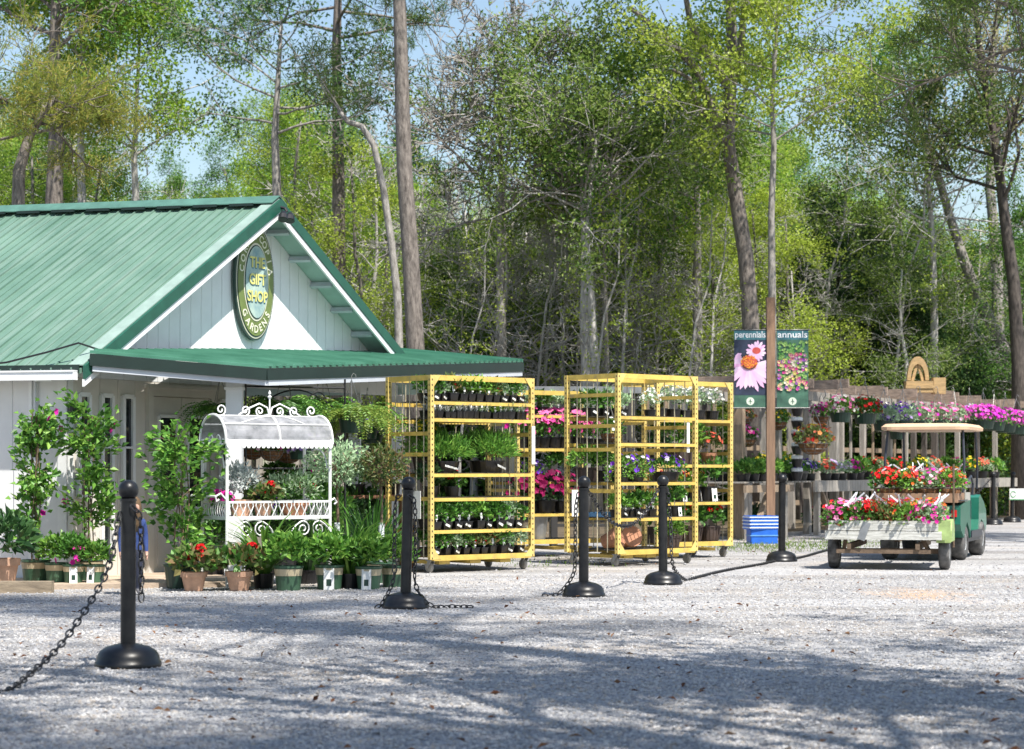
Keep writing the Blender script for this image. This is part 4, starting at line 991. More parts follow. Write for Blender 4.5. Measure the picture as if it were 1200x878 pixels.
put('fern_lime', (X(412, 24.0), 24.0, 1.6), .2, 1.0, 'large yellow green fern hanging from the porch beam left of the yellow rack')
put('fern_lime', (X(430, 25.2), 25.2, 1.55), 1.4, .9, 'second yellow green fern hanging against the yellow rack side')
put('fern_dark', (X(335, 23.6), 23.6, 1.70), .7, 1.0, 'darker fern hanging in the porch shade behind the cart crest')
put('fern_dark', (X(258, 23.5), 23.5, 1.66), 1.7, .9, 'dark fern hanging half hidden behind the near porch post')
put('fern_dark', (X(378, 24.6), 24.6, 1.72), 1.2, 1.0, 'darker fern hanging deeper in the porch beside the lime ferns')
for px, Y, z, k, lb in ((318, 23.9, 1.28, 'hb_rose', 'pink and rose basket hanging low behind the flower cart canopy'), (352, 24.0, 1.30, 'hb_lav', 'lavender basket hanging behind the right end of the cart canopy'), (338, 24.8, 1.26, 'hb_mixed', 'orange and red basket hanging deep in the porch'), (296, 24.6, 1.3, 'hb_yellow', 'yellow basket hanging behind the near porch post'), (436, 25.4, 1.5, 'hb_purple', 'purple basket hanging under the far porch eave')):
    put(k, (X(px, Y), Y, z), 0, .8, lb)
# picket fence and rail behind the porch
m_oldwood = M('old_grey_wood', (.36, .33, .28), .9, var=.3, vs=5, stretch=(6, 6, 1), bump=.3)
t = thing('picket_fence', 'low grey picket fence seen through the open porch', 'fence', (X(290, 30), 30, 0))
for i in range(16):
    mb = MB(); mb.box((i * .17, 0, .7), (.09, .025, 1.4)); mb.build('picket', m_oldwood, t)
for z in (.45, 1.15): mb = MB(); mb.box((1.3, .03, z), (2.9, .04, .08)); mb.build('rail', m_oldwood, t)
m_redwood = M('red_brown_timber', (.3, .15, .09), .85, var=.3, vs=6)
t = thing('plant_table', 'low red brown plant table in the porch behind the topiaries', 'table', (X(345, 25.2), 25.2, 0), R(20))
mb = MB(); mb.box((.6, .2, .86), (1.9, .5, .04)); mb.build('tabletop', m_redwood, t)
for x in (-.25, 1.45):
    for y in (.0, .4): mb = MB(); mb.box((x, y, .42), (.07, .07, .84)); mb.build('leg', m_redwood, t)
for i, (x, k) in enumerate(((-.1, 'bench_leafy'), (.35, 'bench_mag'), (.8, 'bench_leafy'), (1.25, 'bench_red'))):
    put(k, local((X(345, 25.2), 25.2, 0), R(20), x, .2, .88), i, 1.1, ['leafy pot on the left of the red brown porch table', 'magenta flowers on the red brown porch table', 'leafy pot between flowers on the red brown porch table', 'red flowers at the right end of the red brown porch table'][i])
# iron trellis panel and plant bracket at the near post
t = thing('iron_trellis', 'thin black iron trellis standing in the porch behind the flower cart', 'trellis', (X(288, 23.35), 23.35, 0), R(30)); mb = MB()
for x in (0, 1.2): mb.tube([(x, 0, 0), (x, 0, 2.2)], .012, 5)
for z in (1.2, 2.1): mb.tube([(0, 0, z), (1.2, 0, z)], .01, 5)
mb.tube([(.1 + 1.0 * q, 0, 1.85 + .22 * math.sin(math.pi * q)) for q in np.linspace(0, 1, 12)], .009, 5); mb.tube(spiral((.85, 1.95), .12, 1.3, 0, 1), .008, 4); mb.build('trellis_frame', m_black, t)

# ------------------------------------------------------------------ bollards and chains
m_bol = M('glossy_black_bollard', (.006, .007, .01), .36, var=.3, vs=9, spec=.4, col2=(.022, .022, .023))
m_chain = M('black_chain', (.02, .02, .022), .45, var=.3)
BOL = [(150, 781, 'nearest black bollard, standing in the tree shade with its chain running off to the left'), (475, 713, 'black chained bollard in front of the porch corner rack'), (684, 699, 'black bollard left of its close pair before the middle rack'),
       (777, 685, 'black bollard right of its close pair before the middle rack'), (916, 658, 'black bollard in front of the banner post'), (1164, 615, 'distant black bollard without a sign, beyond the golf cart'), (1186, 612, 'distant black bollard carrying a small white sign')]
BP = []
def make_bollard():
    root = thing('bollard', BOL[0][2], 'bollard')
    mb = MB(); mb.lathe([(.2, 0), (.203, .012), (.2, .03), (.192, .035), (.19, .06), (.17, .095), (.13, .12), (.07, .135), (.05, .14)], n=40); mb.build('base', m_bol, root, smooth=True)
    mb = MB(); mb.lathe([(.046, .13), (.046, 1.0), (.05, 1.0), (.05, 1.015), (.04, 1.02)], n=28); mb.build('post', m_bol, root, smooth=False)
    mb = MB(); mb.lathe([(.036, 1.0), (.04, 1.022)] + [(.062 * math.sin(a), 1.068 - .062 * math.cos(a)) for a in np.linspace(.7, math.pi - .02, 14)], n=28); mb.build('ball_cap', m_bol, root, smooth=True)
    return root
bl = None
for i, (px, py, lb) in enumerate(BOL):
    p = GP(px, py); BP.append(p)
    bl = make_bollard() if i == 0 else copy_tree(bl)
    place(bl, tuple(p), 0, 1.0, lb, 'black bollards along the gravel'); bl.rotation_euler = ([.008, -.01, .012, -.008, .01, 0, .01][i], [.004, .028, -.006, .008, -.01, .006, -.01][i], .3 * i)
def chain(label, pts, pitch=.05, group=None):
    """links strung along a smooth path through pts"""
    P = [Vector(p) for p in pts]; dense = []
    for i in range(len(P) - 1):
        a = P[max(i - 1, 0)]; b = P[i]; c = P[i + 1]; d = P[min(i + 2, len(P) - 1)]
        for q in np.linspace(0, 1, 24, endpoint=False):
            dense.append(.5 * ((2 * b) + (c - a) * q + (2 * a - 5 * b + 4 * c - d) * q * q + (3 * b - a - 3 * c + d) * q ** 3))
    dense.append(P[-1]); out = [dense[0]]; acc = 0
    for i in range(1, len(dense)):
        seg = (dense[i] - dense[i - 1]).length
        while acc + seg >= pitch and seg > 1e-9:
            q = (pitch - acc) / seg; out.append(dense[i - 1].lerp(dense[i], q)); dense[i - 1] = out[-1]; seg = (dense[i] - dense[i - 1]).length; acc = 0
        acc += seg
    mb = MB()
    for i in range(len(out) - 1):
        a, b = out[i], out[i + 1]; d = (b - a).normalized(); s = d.cross(Vector((0, 0, 1)));
        if s.length < .1: s = d.cross(Vector((0, 1, 0)))
        s.normalize(); u = s.cross(d); w = (s * .8 + u * .6) if i % 2 else (u * .8 - s * .6)
        c = (a + b) / 2; ring = []
        for k in range(12):
            t = 2 * math.pi * k / 12; ring.append(c + d * (pitch * .66 * math.cos(t)) + w * (.0165 * (1 if abs(math.sin(t)) < .3 else 1.1) * math.sin(t)))
        ring.append(ring[0]); ring.append(ring[1]); mb.tube(ring, .0058, 5, caps=False)
    o = mb.build('chain', m_chain); tag(o, label, 'chain', group); return o
def cat(a, b, sag, n=7): return [a.lerp(b, i / (n - 1)) - Vector((0, 0, sag * 4 * (i / (n - 1)) * (1 - i / (n - 1)))) for i in range(n)]
top = lambda i, dx=0, dz=.99: BP[i] + Vector((dx, -.02, dz))
offp = Vector((X(-120, 10.6), 10.6, 0))
chain('black chain sagging from the nearest bollard down to the left', [top(0, -.05, .93)] + [Vector((X(a, Y), Y, Z(b, Y))) for a, b, Y in ((128, 662, 12.7), (105, 707, 12.45), (70, 757, 12.15), (35, 790, 11.8), (5, 811, 11.45))] + [Vector((X(-45, 11.1), 11.1, .016)), Vector((X(-110, 10.7), 10.7, .016))])
b = BP[0]; chain('black chain hanging straight down the right side of the nearest bollard', [b + Vector((.03, -.055, .97)), b + Vector((.075, -.02, .9)), b + Vector((.08, 0, .6)), b + Vector((.08, 0, .36))])
b = BP[1]
chain('black chain hanging down the left of the second bollard onto the gravel', [b + Vector((-.05, -.05, .97)), b + Vector((-.085, 0, .9)), b + Vector((-.095, 0, .5)), b + Vector((-.1, -.02, .25)), b + Vector((-.21, -.03, .03)), b + Vector((-.3, -.03, .014))])
chain('black chain hanging down the right of the second bollard and trailing along the gravel', [b + Vector((.03, -.06, .97)), b + Vector((.08, -.02, .9)), b + Vector((.09, -.02, .5)), b + Vector((.09, -.03, .2)), b + Vector((.22, -.05, .03)), b + Vector((.4, .02, .014)), b + Vector((.62, .0, .014))])
chain('black chain swagged between the close pair of bollards', cat(top(2, .05), top(3, -.05), .36, 11))
b = BP[2]; chain('black chain hanging beside the left bollard of the close pair', [b + Vector((-.05, 0, .97)), b + Vector((-.075, 0, .8)), b + Vector((-.08, 0, .4)), b + Vector((-.1, 0, .2)), b + Vector((-.25, -.02, .02)), b + Vector((-.42, 0, .014))])
def gnd(px, py): return GP(px, py) + Vector((0, 0, .014))
chain('black chain lying slack on the gravel between the close pair and the banner bollard', [top(3, .05), BP[3] + Vector((.08, 0, .6)), BP[3] + Vector((.1, -.02, .2)), gnd(803, 681), gnd(814, 679), gnd(850, 670), gnd(890, 663), gnd(908, 659)])
chain('black chain lying on the gravel from the banner bollard towards the trailer', [gnd(926, 657), gnd(945, 653), gnd(962, 648), gnd(985, 642)])
chain('black chain hanging between the two distant bollards', cat(top(5, -.05), BP[5] + Vector((-2.0, -2.5, .3)), .25, 7))
t = thing('notice_sign', 'small white sign with a green wreath on the last distant bollard', 'sign', (BP[6].x + .1, BP[6].y - .06, .50)); mb = MB(); mb.box((0, 0, .125), (.34, .012, .25)); mb.build('board', m_card, t)
m_wreath = M('wreath_green', (.1, .3, .14), .6); mb = MB(); mb.tube([(-.09 + .055 * math.cos(a), -.009, .125 + .065 * math.sin(a)) for a in np.linspace(.4, 6.0, 22)], .009, 4)
mb.build('wreath', m_wreath, t); mb = MB(); mb.box((0, -.008, .006), (.36, .014, .02)); mb.build('border', m_wreath, t)

# ------------------------------------------------------------------ child by the door, mostly hidden by the nearest bollard
def skin_body(chains, radii, name, mats, parent, pick):
    """chains: lists of joint names; one skinned surface"""
    names = list(radii.keys()); idx = {n: i for i, n in enumerate(names)}
    me = bpy.data.meshes.new(name); ed = []
    for c in chains: ed += [(idx[c[i]], idx[c[i + 1]]) for i in range(len(c) - 1)]
    me.from_pydata([radii[n][0] for n in names], ed, []); o = bpy.data.objects.new(name, me); C.objects.link(o)
    sk = o.modifiers.new('skin', 'SKIN'); sk.use_smooth_shade = True
    lay = me.skin_vertices[0].data if len(me.skin_vertices) else None
    if lay is None:
        bpy.context.view_layer.objects.active = o; bpy.ops.mesh.customdata_skin_add(); lay = me.skin_vertices[0].data
    for n in names: lay[idx[n]].radius = (radii[n][1], radii[n][1] if len(radii[n]) < 3 else radii[n][2])
    for n in names: lay[idx[n]].use_root = (n == 'pelvis')
    ss = o.modifiers.new('sub', 'SUBSURF'); ss.levels = 2; ss.render_levels = 2
    dg = bpy.context.evaluated_depsgraph_get(); dg.update(); m2 = bpy.data.meshes.new_from_object(o.evaluated_get(dg)); m2.name = name
    bpy.data.objects.remove(o)
    for mt in mats: m2.materials.append(mt)
    for p in m2.polygons: p.material_index = pick(p.center); p.use_smooth = True
    q = bpy.data.objects.new(name, m2); C.objects.link(q); q.parent = parent; return q
m_skin = M('skin', (.55, .32, .23), .55, var=.05); m_navy = M('blue_cloth', (.03, .06, .2), .85, var=.2, vs=12, bump=.2); m_jean = M('dark_cloth', (.03, .035, .06), .9, var=.2); m_hair = M('brown_hair', (.14, .085, .04), .55, var=.4, vs=30, stretch=(6, 6, 1)); m_shoe = M('shoe_grey', (.2, .19, .2), .7)
kid = thing('person', 'small child with long brown hair and a blue top standing behind the nearest bollard', 'person', (X(156, 20.2), 20.2, 0), R(200))
Jn = dict(pelvis=((0, 0, .43), .075, .06), waist=((0, 0, .53), .072, .058), chest=((0, .005, .64), .085, .062), neck=((0, .0, .735), .03), jaw=((0, .018, .78), .05, .055), crown_=((0, .005, .87), .062, .07))
chs = [['pelvis', 'waist', 'chest', 'neck', 'jaw', 'crown_'], ['jaw', 'nose']]
Jn['nose'] = ((0, .092, .815), .012)
for s, nm in ((-1, 'l'), (1, 'r')):
    Jn.update({nm + 'hip': ((.045 * s, 0, .40), .058), nm + 'knee': ((.05 * s, .01, .22), .042), nm + 'ankle': ((.05 * s, -.005, .05), .028), nm + 'toe': ((.055 * s, .085, .022), .024),
               nm + 'sh': ((.095 * s, 0, .69), .04), nm + 'elb': ((.118 * s, -.01, .55), .03), nm + 'wri': ((.122 * s, .02, .42), .02), nm + 'palm': ((.124 * s, .03, .38), .019, .012), nm + 'ear': ((.07 * s, .005, .81), .012)})
    chs += [['pelvis', nm + 'hip', nm + 'knee', nm + 'ankle', nm + 'toe'], ['chest', nm + 'sh', nm + 'elb', nm + 'wri', nm + 'palm'], ['jaw', nm + 'ear']]
    for k, (dy, l) in enumerate(((-.014, .036), (-.005, .044), (.005, .042), (.014, .032))):
        Jn[nm + 'f%d' % k] = ((.125 * s, .035 + dy, .355), .0055); Jn[nm + 'g%d' % k] = ((.119 * s, .04 + dy, .355 - l * .7), .0045); chs.append([nm + 'palm', nm + 'f%d' % k, nm + 'g%d' % k])
    Jn[nm + 't'] = ((.117 * s, .056, .375), .006); chs.append([nm + 'palm', nm + 't'])
skin_body(chs, Jn, 'body', [m_skin, m_navy, m_jean, m_shoe], kid, lambda c: 3 if c.z < .06 else (2 if (c.z < .43 and abs(c.x) < .1) else (1 if (c.z < .73 and not (abs(c.x) > .1 and c.z < .415)) else 0)))
mb = MB(); mb.lathe([(.078, .60), (.088, .68), (.086, .78), (.083, .84), (.07, .9), (.04, .935), (.001, .945)], (0, -.022, 0), 18); mb.build('hair', m_hair, kid, smooth=True)
# ------------------------------------------------------------------ plant benches and pergola
m_gw = M('silvered_post_wood', (.34, .31, .27), .9, var=.3, vs=4, stretch=(7, 7, .8), bump=.4)
m_gw2 = M('warm_post_wood', (.3, .225, .155), .9, var=.3, vs=4, stretch=(7, 7, .8), bump=.4)
m_dw = M('dark_post_wood', (.1, .085, .075), .9, var=.4, vs=4, stretch=(7, 7, .8), bump=.4)
m_raft = M('brown_rafter_wood', (.3, .225, .175), .9, var=.35, vs=4, stretch=(2, 2, 6), bump=.4)
P0 = Vector((X(868, 36.2), 36.2, 0)); P1 = Vector((X(1188, 51.5), 51.5, 0)); pd = (P1 - P0); PL = pd.length; pd.normalize(); pn = Vector((pd.y, -pd.x, 0))   # pn points to the drive
pa = math.atan2(pd.y, pd.x)
perg = thing('pergola', 'long weathered timber pergola with brown rafters over the plant benches', 'pergola', tuple(P0), pa)   # local x along, -y towards the drive
rr = random.Random(5)
BD = 1.5
for i in range(12):
    x = PL * i / 11; mb = MB(); w = rr.choice((.1, .12, .15)); mb.box((x + rr.uniform(-.1, .1), 0, 1.3), (w, w, 2.6)); mb.build('post', rr.choice((m_gw, m_gw, m_gw2, m_dw)), perg)
for i in range(12):
    x = PL * (i + .4) / 12; mb = MB(); mb.box((x, BD, 1.3), (.11, .11, 2.6)); mb.build('post', rr.choice((m_gw, m_dw)), perg)
for y, z in ((0, 2.52), (BD, 2.52)):
    mb = MB(); mb.beam((-.6, y - .08, z), (PL + .4, y - .08, z), .04, .17); mb.build('beam', m_gw, perg)
for i in range(21):
    x = -.3 + (PL + .6) * i / 20; mb = MB(); mb.box((x + rr.uniform(-.12, .12), BD / 2 - .18 + rr.uniform(-.15, .15), 2.69 + rr.uniform(-.02, .04)), (.05, BD + 1.1, .16), Matrix.Rotation(rr.uniform(-.035, .035), 3, 'X') @ Matrix.Rotation(rr.uniform(-.06, .06), 3, 'Z')); ro = mb.build('rafter', m_raft, perg)
    mb = MB(); mb.tube([(x + .03, -.62, 2.6), (x + .03, -.64, 2.5), (x + .03, -.6, 2.44), (x + .03, -.56, 2.48)], .008, 4); mb.build('hook', m_wire, ro)
lath = thing('lath_screen', 'screen of upright weathered laths at the back of the plant benches', 'lath screen', tuple(P0 + pd * 0 - pn * (BD + .25)), pa)
for i in range(24):
    x = PL * i / 23 + rr.uniform(-.08, .08); mb = MB(); mb.box((x, 0, 1.25 + rr.uniform(-.1, .1)), (rr.uniform(.07, .13), .03, 2.4)); mb.build('lath', rr.choice((m_gw, m_gw, m_gw2, m_dw)), lath)
for z in (.5, 1.6): mb = MB(); mb.box((PL / 2, .045, z), (PL, .05, .1)); mb.build('rail', m_gw2, lath)
ZB = .98
bench = thing('plant_bench', 'long weathered timber plant bench carrying rows of flowers', 'plant bench', tuple(P0), pa)
mb = MB(); x = -.9
while x < PL + .2:
    mb.box((x, .28, ZB - .015), (.11, 1.45, .025)); x += .17
mb.build('slatted_deck', m_gw, bench)
mb = MB(); mb.box((PL / 2 + 1.2, -.5, ZB - .1), (PL - 2.0, .045, .2)); mb.build('front_board', m_gw, bench)
mb = MB(); mb.box((.0, -.52, ZB - .12), (2.2, .045, .12)); mb.build('front_board', m_gw2, bench)
for i in range(12):
    x = -.7 + (PL + .6) * i / 11
    for y in (-.42, .9):
        mb = MB(); mb.box((x, y, (ZB - .03) / 2), (.1, .1, ZB - .03)); mb.build('leg', rr.choice((m_gw, m_gw2)), bench)
for x, s in ((.2, -1), (2.6, 1), (6.0, 1), (9.5, -1)):
    mb = MB(); mb.beam((x, -.45, ZB - .1), (x + s * .75, -.45, .08), .045, .1, up=(0, -1, 0)); mb.build('brace', m_gw2, bench)
def onb(key, x, y, z, s, label, rz=0.0, group=None): return put(key, local(tuple(P0), pa, x, y, z), pa + rz, s, label, group)
gl = 'leafy bedding plants along the left of the long bench'
for i in range(5): onb('bench_leafy', -.5 + i * .42, -.25, ZB, 1.0, 'leafy bedding plant in the row at the left end of the long bench', i, gl)
for i in range(4): onb('bench_leafy', -.35 + i * .42, .25, ZB, 1.05, 'leafy bedding plant in the row at the left end of the long bench', i, gl)
for i in range(3): onb('bench_pansy', 1.75 + i * .42, -.28, ZB, 1.0, 'purple and white pansies at the front of the long bench below the coir basket', i, 'pansies on the long bench')
for i in range(4): onb('bench_yellow', 1.5 + i * .42, .2, ZB + .05, 1.15, 'bright yellow flowers behind the pansies on the long bench', i, 'yellow flowers on the long bench')
onb('bench_coral', 3.5, -.25, ZB, 1.0, 'coral flowers on the long bench beside the lavender pots')
for i in range(2): onb('bench_lav', 3.95 + i * .4, -.25, ZB, 1.0, 'lavender flowers on the long bench right of the coral ones', i, 'lavender flowers on the long bench')
onb('bench_mag', 4.8, -.3, ZB, 1.0, 'magenta flowers on the long bench above the trailer')
for i in range(5): onb(['bench_leafy', 'bench_red', 'bench_coral'][i % 3], 5.4 + i * .6, -.2, ZB, 1.15, ['leafy plant on the long bench left of the cart seats', 'red flowers on the long bench behind the trailer', 'coral flowers on the long bench behind the cart steering wheel', 'leafy plant on the long bench behind the cart', 'red flowers on the long bench behind the cart'][i], i)
for i in range(7): onb(['bench_yellow', 'bench_coral', 'bench_leafy', 'bench_mag'][i % 4], 9.2 + i * .95, -.2, ZB, 1.2, 'potted flower towards the far right end of the long bench', i, 'flowers at the far end of the long bench')
# hanging baskets on the front hooks (z is the pot base)
def hb(key, px, py, Y, s, label, group=None): return put(key, (X(px, Y), Y, Z(py, Y)), px * .3, s, label, group)
hb('hb_mixed', 953, 533, 36.6, 1.3, 'large coir basket of coral and yellow flowers hanging below the annuals banner')
hb('hb_pinkwhite', 985, 495, 37.8, 1.15, 'pink and white basket in a green pot beside the red one')
hb('hb_red', 1014, 497, 38.6, 1.25, 'bright red basket in a green pot between pink and purple ones')
for i, (px, k, lb) in enumerate(((1036, 'hb_purple', 'purple basket right of the bright red one'), (1058, 'hb_purple', 'purple and lavender basket above the left edge of the cart roof'), (1078, 'hb_pink', 'pink basket above the middle of the cart roof'), (1099, 'hb_pink', 'pink basket below the hanging wooden boxes'), (1118, 'hb_pink', 'pale pink basket above the right side of the cart roof'), (1136, 'hb_lav', 'lavender basket at the right corner of the cart roof'))):
    hb(k, px, 505 - i * .5, 39.6 + i * 1.1, 1.25, lb)
for i, px in enumerate((1152, 1165, 1178, 1191, 1205)): hb('hb_hot', px, 503 + i * 2.0, 44.5 + i * .7, 1.25, 'hot violet petunia basket in the row at the far right of the pergola', 'hot violet petunia baskets')
hb('hb_rose', 962, 497, 38.4, .9, 'small rose basket hanging behind the annuals banner edge')
hb('hb_yellow', 912, 504, 37.6, .95, 'yellow basket hanging just right of the banner post')
hb('hb_mixed', 870, 500, 37.4, .9, 'bronze leaved basket hanging left of the banner post')
hb('hb_rose', 876, 524, 37.0, .9, 'rose basket hanging below the perennials banner')
hb('hb_red', 1052, 515, 43.0, 1.0, 'deep red basket in the shade of the pergola behind the cart')
# tower of stacked pots
t = thing('pot_tower', 'tower of black pots and white saucers hanging beside the coir basket', 'pot tower', (X(934, 36.9), 36.9, 1.0))
for i in range(7):
    mb = MB(); mb.lathe([(.07, 0), (.1, .12), (.105, .12), (.105, .14), (.08, .14)], (0, 0, i * .22), 14); mb.build('pot', m_black, t)
    mb = MB(); mb.lathe([(.09, .142), (.1, .15), (.1, .2), (.06, .21)], (0, 0, i * .22), 14); mb.build('saucer', m_white_plastic, t)
# wooden arch house and hanging wooden boxes above the pergola
m_new = M('new_yellow_wood', (.42, .28, .13), .75, var=.3, vs=6, stretch=(1, 1, 5), bump=.3)
q = local(tuple(P0), pa, 8.0, .5, 2.74)
t = thing('arched_planter', 'yellow wood planter with a rounded arch standing on top of the pergola', 'planter', (X(1076, 43.0), 43.0, 2.74)); t.scale = (.82, .82, .78)
mb = MB(); outer = [(.27 * math.cos(a), .30 + .62 * math.sin(a)) for a in np.linspace(0, math.pi, 17)]; inner = [(.25, .30), (.0, .72), (-.25, .30)]
for i in range(16):
    a0, a1_ = outer[i], outer[i + 1]; s0, s1_ = (a0[0] * .66, .30 + (a0[1] - .30) * .68), (a1_[0] * .66, .30 + (a1_[1] - .30) * .68)
    mb.prism([Vector((a0[0], 0, a0[1])), Vector((a1_[0], 0, a1_[1])), Vector((s1_[0], 0, s1_[1])), Vector((s0[0], 0, s0[1]))], (0, .14, 0))
mb.build('arch', m_new, t)
mb = MB(); mb.beam((-.13, .07, .28), (.0, .07, .8), .07, .05, up=(0, -1, 0)); mb.beam((.13, .07, .28), (.0, .07, .8), .07, .05, up=(0, -1, 0)); mb.build('strut', m_new, t)
mb = MB(); mb.box((.02, .07, .13), (.66, .36, .3)); mb.box((.02, -.125, .13), (.7, .02, .08)); mb.build('planter_box', m_new, t)
mb = MB(); mb.box((.52, .1, .16), (.3, .3, .42)); mb.build('side_box', m_new, t)
for i, px in enumerate((1068, 1079, 1094)):
    t = thing('wooden_box', ['wooden box hanging first below the arched planter', 'wooden box hanging second below the arched planter', 'wooden box hanging third below the arched planter, right of a gap'][i], 'wooden box', (X(px, 43.6), 43.6, 2.03)); mb = MB()
    mb.box((0, 0, .2), (.17, .18, .4)); mb.build('box_body', m_new, t); mb = MB(); mb.box((0, 0, .415), (.21, .22, .03)); mb.build('lid', m_raft, t); mb = MB(); mb.tube([(0, 0, .43), (0, 0, .6)], .006, 4); mb.build('hanger', m_wire, t)
# blue crates under the bench
def crate(label, loc, w, d, h, mt, bands, rz=0.1):
    t = thing('plastic_crate', label, 'crate', loc, rz); mb = MB()
    for sx, sy, ww, dd in ((0, -d/2, w, .02), (0, d/2, w, .02), (-w/2, 0, .02, d), (w/2, 0, .02, d)): mb.box((sx, sy, h / 2), (ww + .0, dd, h) if ww == w else (ww, dd - .022, h))
    mb.box((0, 0, .012), (w - .03, d - .03, .02)); mb.build('crate_body', mt, t)
    mb = MB()
    for k in range(bands): z = h * (k + .6) / bands; mb.box((0, -d/2 - .014, z), (w + .03, .012, .018)); mb.box((w/2 + .014, 0, z), (.012, d + .02, .018)); mb.box((-w/2 - .014, 0, z), (.012, d + .02, .018))
    mb.build('band', m_white_plastic if bands > 1 else m_blue2, t); return t
cb = GP(893, 637)
crate('solid blue plastic crate standing under the bench by the banner post', (cb.x, cb.y, 0), .42, .34, .22, m_blue, 1)
crate('blue crate with white bands stacked on the solid blue one', (cb.x - .02, cb.y, .225), .46, .36, .22, m_blue, 4, .2)
# dark pots and clutter below the bench
for i, (x, k) in enumerate(((.6, 'dark_leafy'), (1.2, 'dark_leafy'), (4.4, 'dark_petunia'), (10.5, 'dark_leafy'), (13.0, 'dark_petunia'))): onb(k, x, .3, 0, 1.2, 'dark plant kept on the ground under the long bench', i, 'plants under the long bench')

# ------------------------------------------------------------------ banner post with two banners
YB = 35.0
m_brownpost = M('brown_post_wood', (.26, .16, .1), .85, var=.3, vs=3, stretch=(8, 8, .7), bump=.4)
t = thing('banner_post', 'tall brown square post carrying two flower banners', 'post', (X(903, YB), YB, 0)); mb = MB(); mb.box((0, 0, 2.0), (.135, .135, 4.0)); mb.build('post_shaft', m_brownpost, t)
mb = MB()
for z in (3.47, 2.19):
    for s in (-1, 1): mb.tube([(s * .06, -.03, z), (s * .64, -.03, z)], .011, 6)
mb.build('banner_rods', m_black, t)
m_bgreen = M('banner_deep_green', (.03, .1, .07), .6, var=.5, vs=3, col2=(.08, .2, .13)); m_bteal = M('banner_teal_band', (.05, .17, .2), .6, var=.2); m_bdark = M('banner_night_blue', (.02, .03, .06), .6, var=.5, vs=5)
m_pet = LEAF('banner_pale_pink', [(.72, .45, .66), (.78, .6, .76), (.7, .36, .6)], 0, .7, .1); m_cone = FLOW('banner_orange', [(.75, .28, .03), (.6, .12, .03), (.8, .4, .06)], 0); m_seal = M('banner_seal', (.6, .68, .55), .6); m_conr = M('banner_red', (.65, .1, .08), .6); m_ink = M('banner_dark_ink', (.04, .03, .03), .6)
def banner(label, px0, px1, word):
    w = (px1 - px0) / F * YB; t = thing('banner', label, 'banner', (X((px0 + px1) / 2, YB), YB - .03, 2.20)); h = 1.26
    mb = MB(); n = 12                                # slightly bowed cloth
    for i in range(n):
        pass
    mb.prism([Vector((-w/2, 0, 0)), Vector((w/2, 0, 0)), Vector((w/2, 0, h)), Vector((-w/2, 0, h))], (0, .006, 0)); bd = mb.build('cloth', m_bgreen, t)
    mb = MB(); mb.prism([Vector((-w/2, -.002, h - .15)), Vector((w/2, -.002, h - .15)), Vector((w/2, -.002, h)), Vector((-w/2, -.002, h))], (0, .0015, 0)); mb.build('title_band', m_bteal, bd)
    mb = MB(); V_, _f = text_arrays(word, .15); ww = V_[:, 0].max() - V_[:, 0].min(); flat_text(mb, word, .15, 0, h - .115, -.004, .93 * w / ww, bold=.0015); mb.build('lettering', m_white, t)
    mb = MB(); mb.prism([Vector((.065 * math.cos(a), -.003, .1 + .065 * math.sin(a))) for a in np.linspace(0, 6.283, 24, endpoint=False)], (0, .0015, 0)); so_ = mb.build('seal', m_seal, t)
    mb = MB(); mb.tube([(0, -.005, .06), (0, -.005, .14)], .006, 4); mb.tube([(-.03, -.005, .09), (0, -.005, .11), (.03, -.005, .09)], .004, 4); mb.build('seal_mark', m_bgreen, so_)
    return t, w, h
t, w, h = banner('dark banner lettered perennials with two pale coneflowers', 860, 898, 'perennials')
mb = MB(); mb.prism([Vector((-w/2, -.0022, .2)), Vector((w/2, -.0022, .2)), Vector((w/2, -.0022, h - .152)), Vector((-w/2, -.0022, h - .152))], (0, .001, 0)); mb.build('picture_ground', m_bdark, t)
rp = np.random.default_rng(9)
def clampx(x): return max(-w / 2 + .003, min(w / 2 - .003, x))
def daisy(cx, cz, L, n, spread0, spread1, y, wd=.05):
    mb = MB()
    for i in range(n):
        a = R(spread0 + (spread1 - spread0) * (i + .5) / n + rp.uniform(-4, 4)); l = L * rp.uniform(.85, 1.1); c, s_ = math.cos(a), math.sin(a)
        prof = [(.05, -.4), (.5, -.9), (.85, -.8), (1.0, 0), (.85, .8), (.5, .9), (.05, .4)]
        mb.prism([Vector((clampx(cx + c * l * q - s_ * wd * .5 * v), y - .0004 * i, max(.2, cz + s_ * l * q + c * wd * .5 * v))) for q, v in prof], (0, .0003, 0))
    return mb
daisy(.1, .92, .17, 16, 0, 360, -.0035, .05).build('petals', m_pet, t); daisy(-.27, .78, .16, 8, -60, 60, -.0035, .05).build('petals', m_pet, t)
daisy(-.02, .68, .42, 19, 165, 375, -.010, .075).build('petals', m_pet, t)
mb = MB(); mb.prism([Vector((.1 + .07 * math.cos(a), -.0105, .93 + .055 * math.sin(a))) for a in np.linspace(0, 6.283, 20, endpoint=False)], (0, .001, 0)); mb.build('flower_centre', m_conr, t)
mb = MB(); mb.prism([Vector((-.02 + .135 * math.cos(a), -.0195, .73 + .115 * math.sin(a))) for a in np.linspace(0, 6.283, 26, endpoint=False)], (0, .001, 0)); fc = mb.build('flower_centre', m_conr, t)
mb = MB(); a = rp.uniform(0, 6.28, 110); q = np.sqrt(rp.random(110)); P = np.stack([-.02 + .135 * q * np.cos(a), np.full(110, -.021), .735 + .12 * q * np.sin(a)], 1); blooms(mb, rp, P, np.tile([0, -1.0, 0], (110, 1)) * 40, .012); mb.build('florets', m_cone, fc)
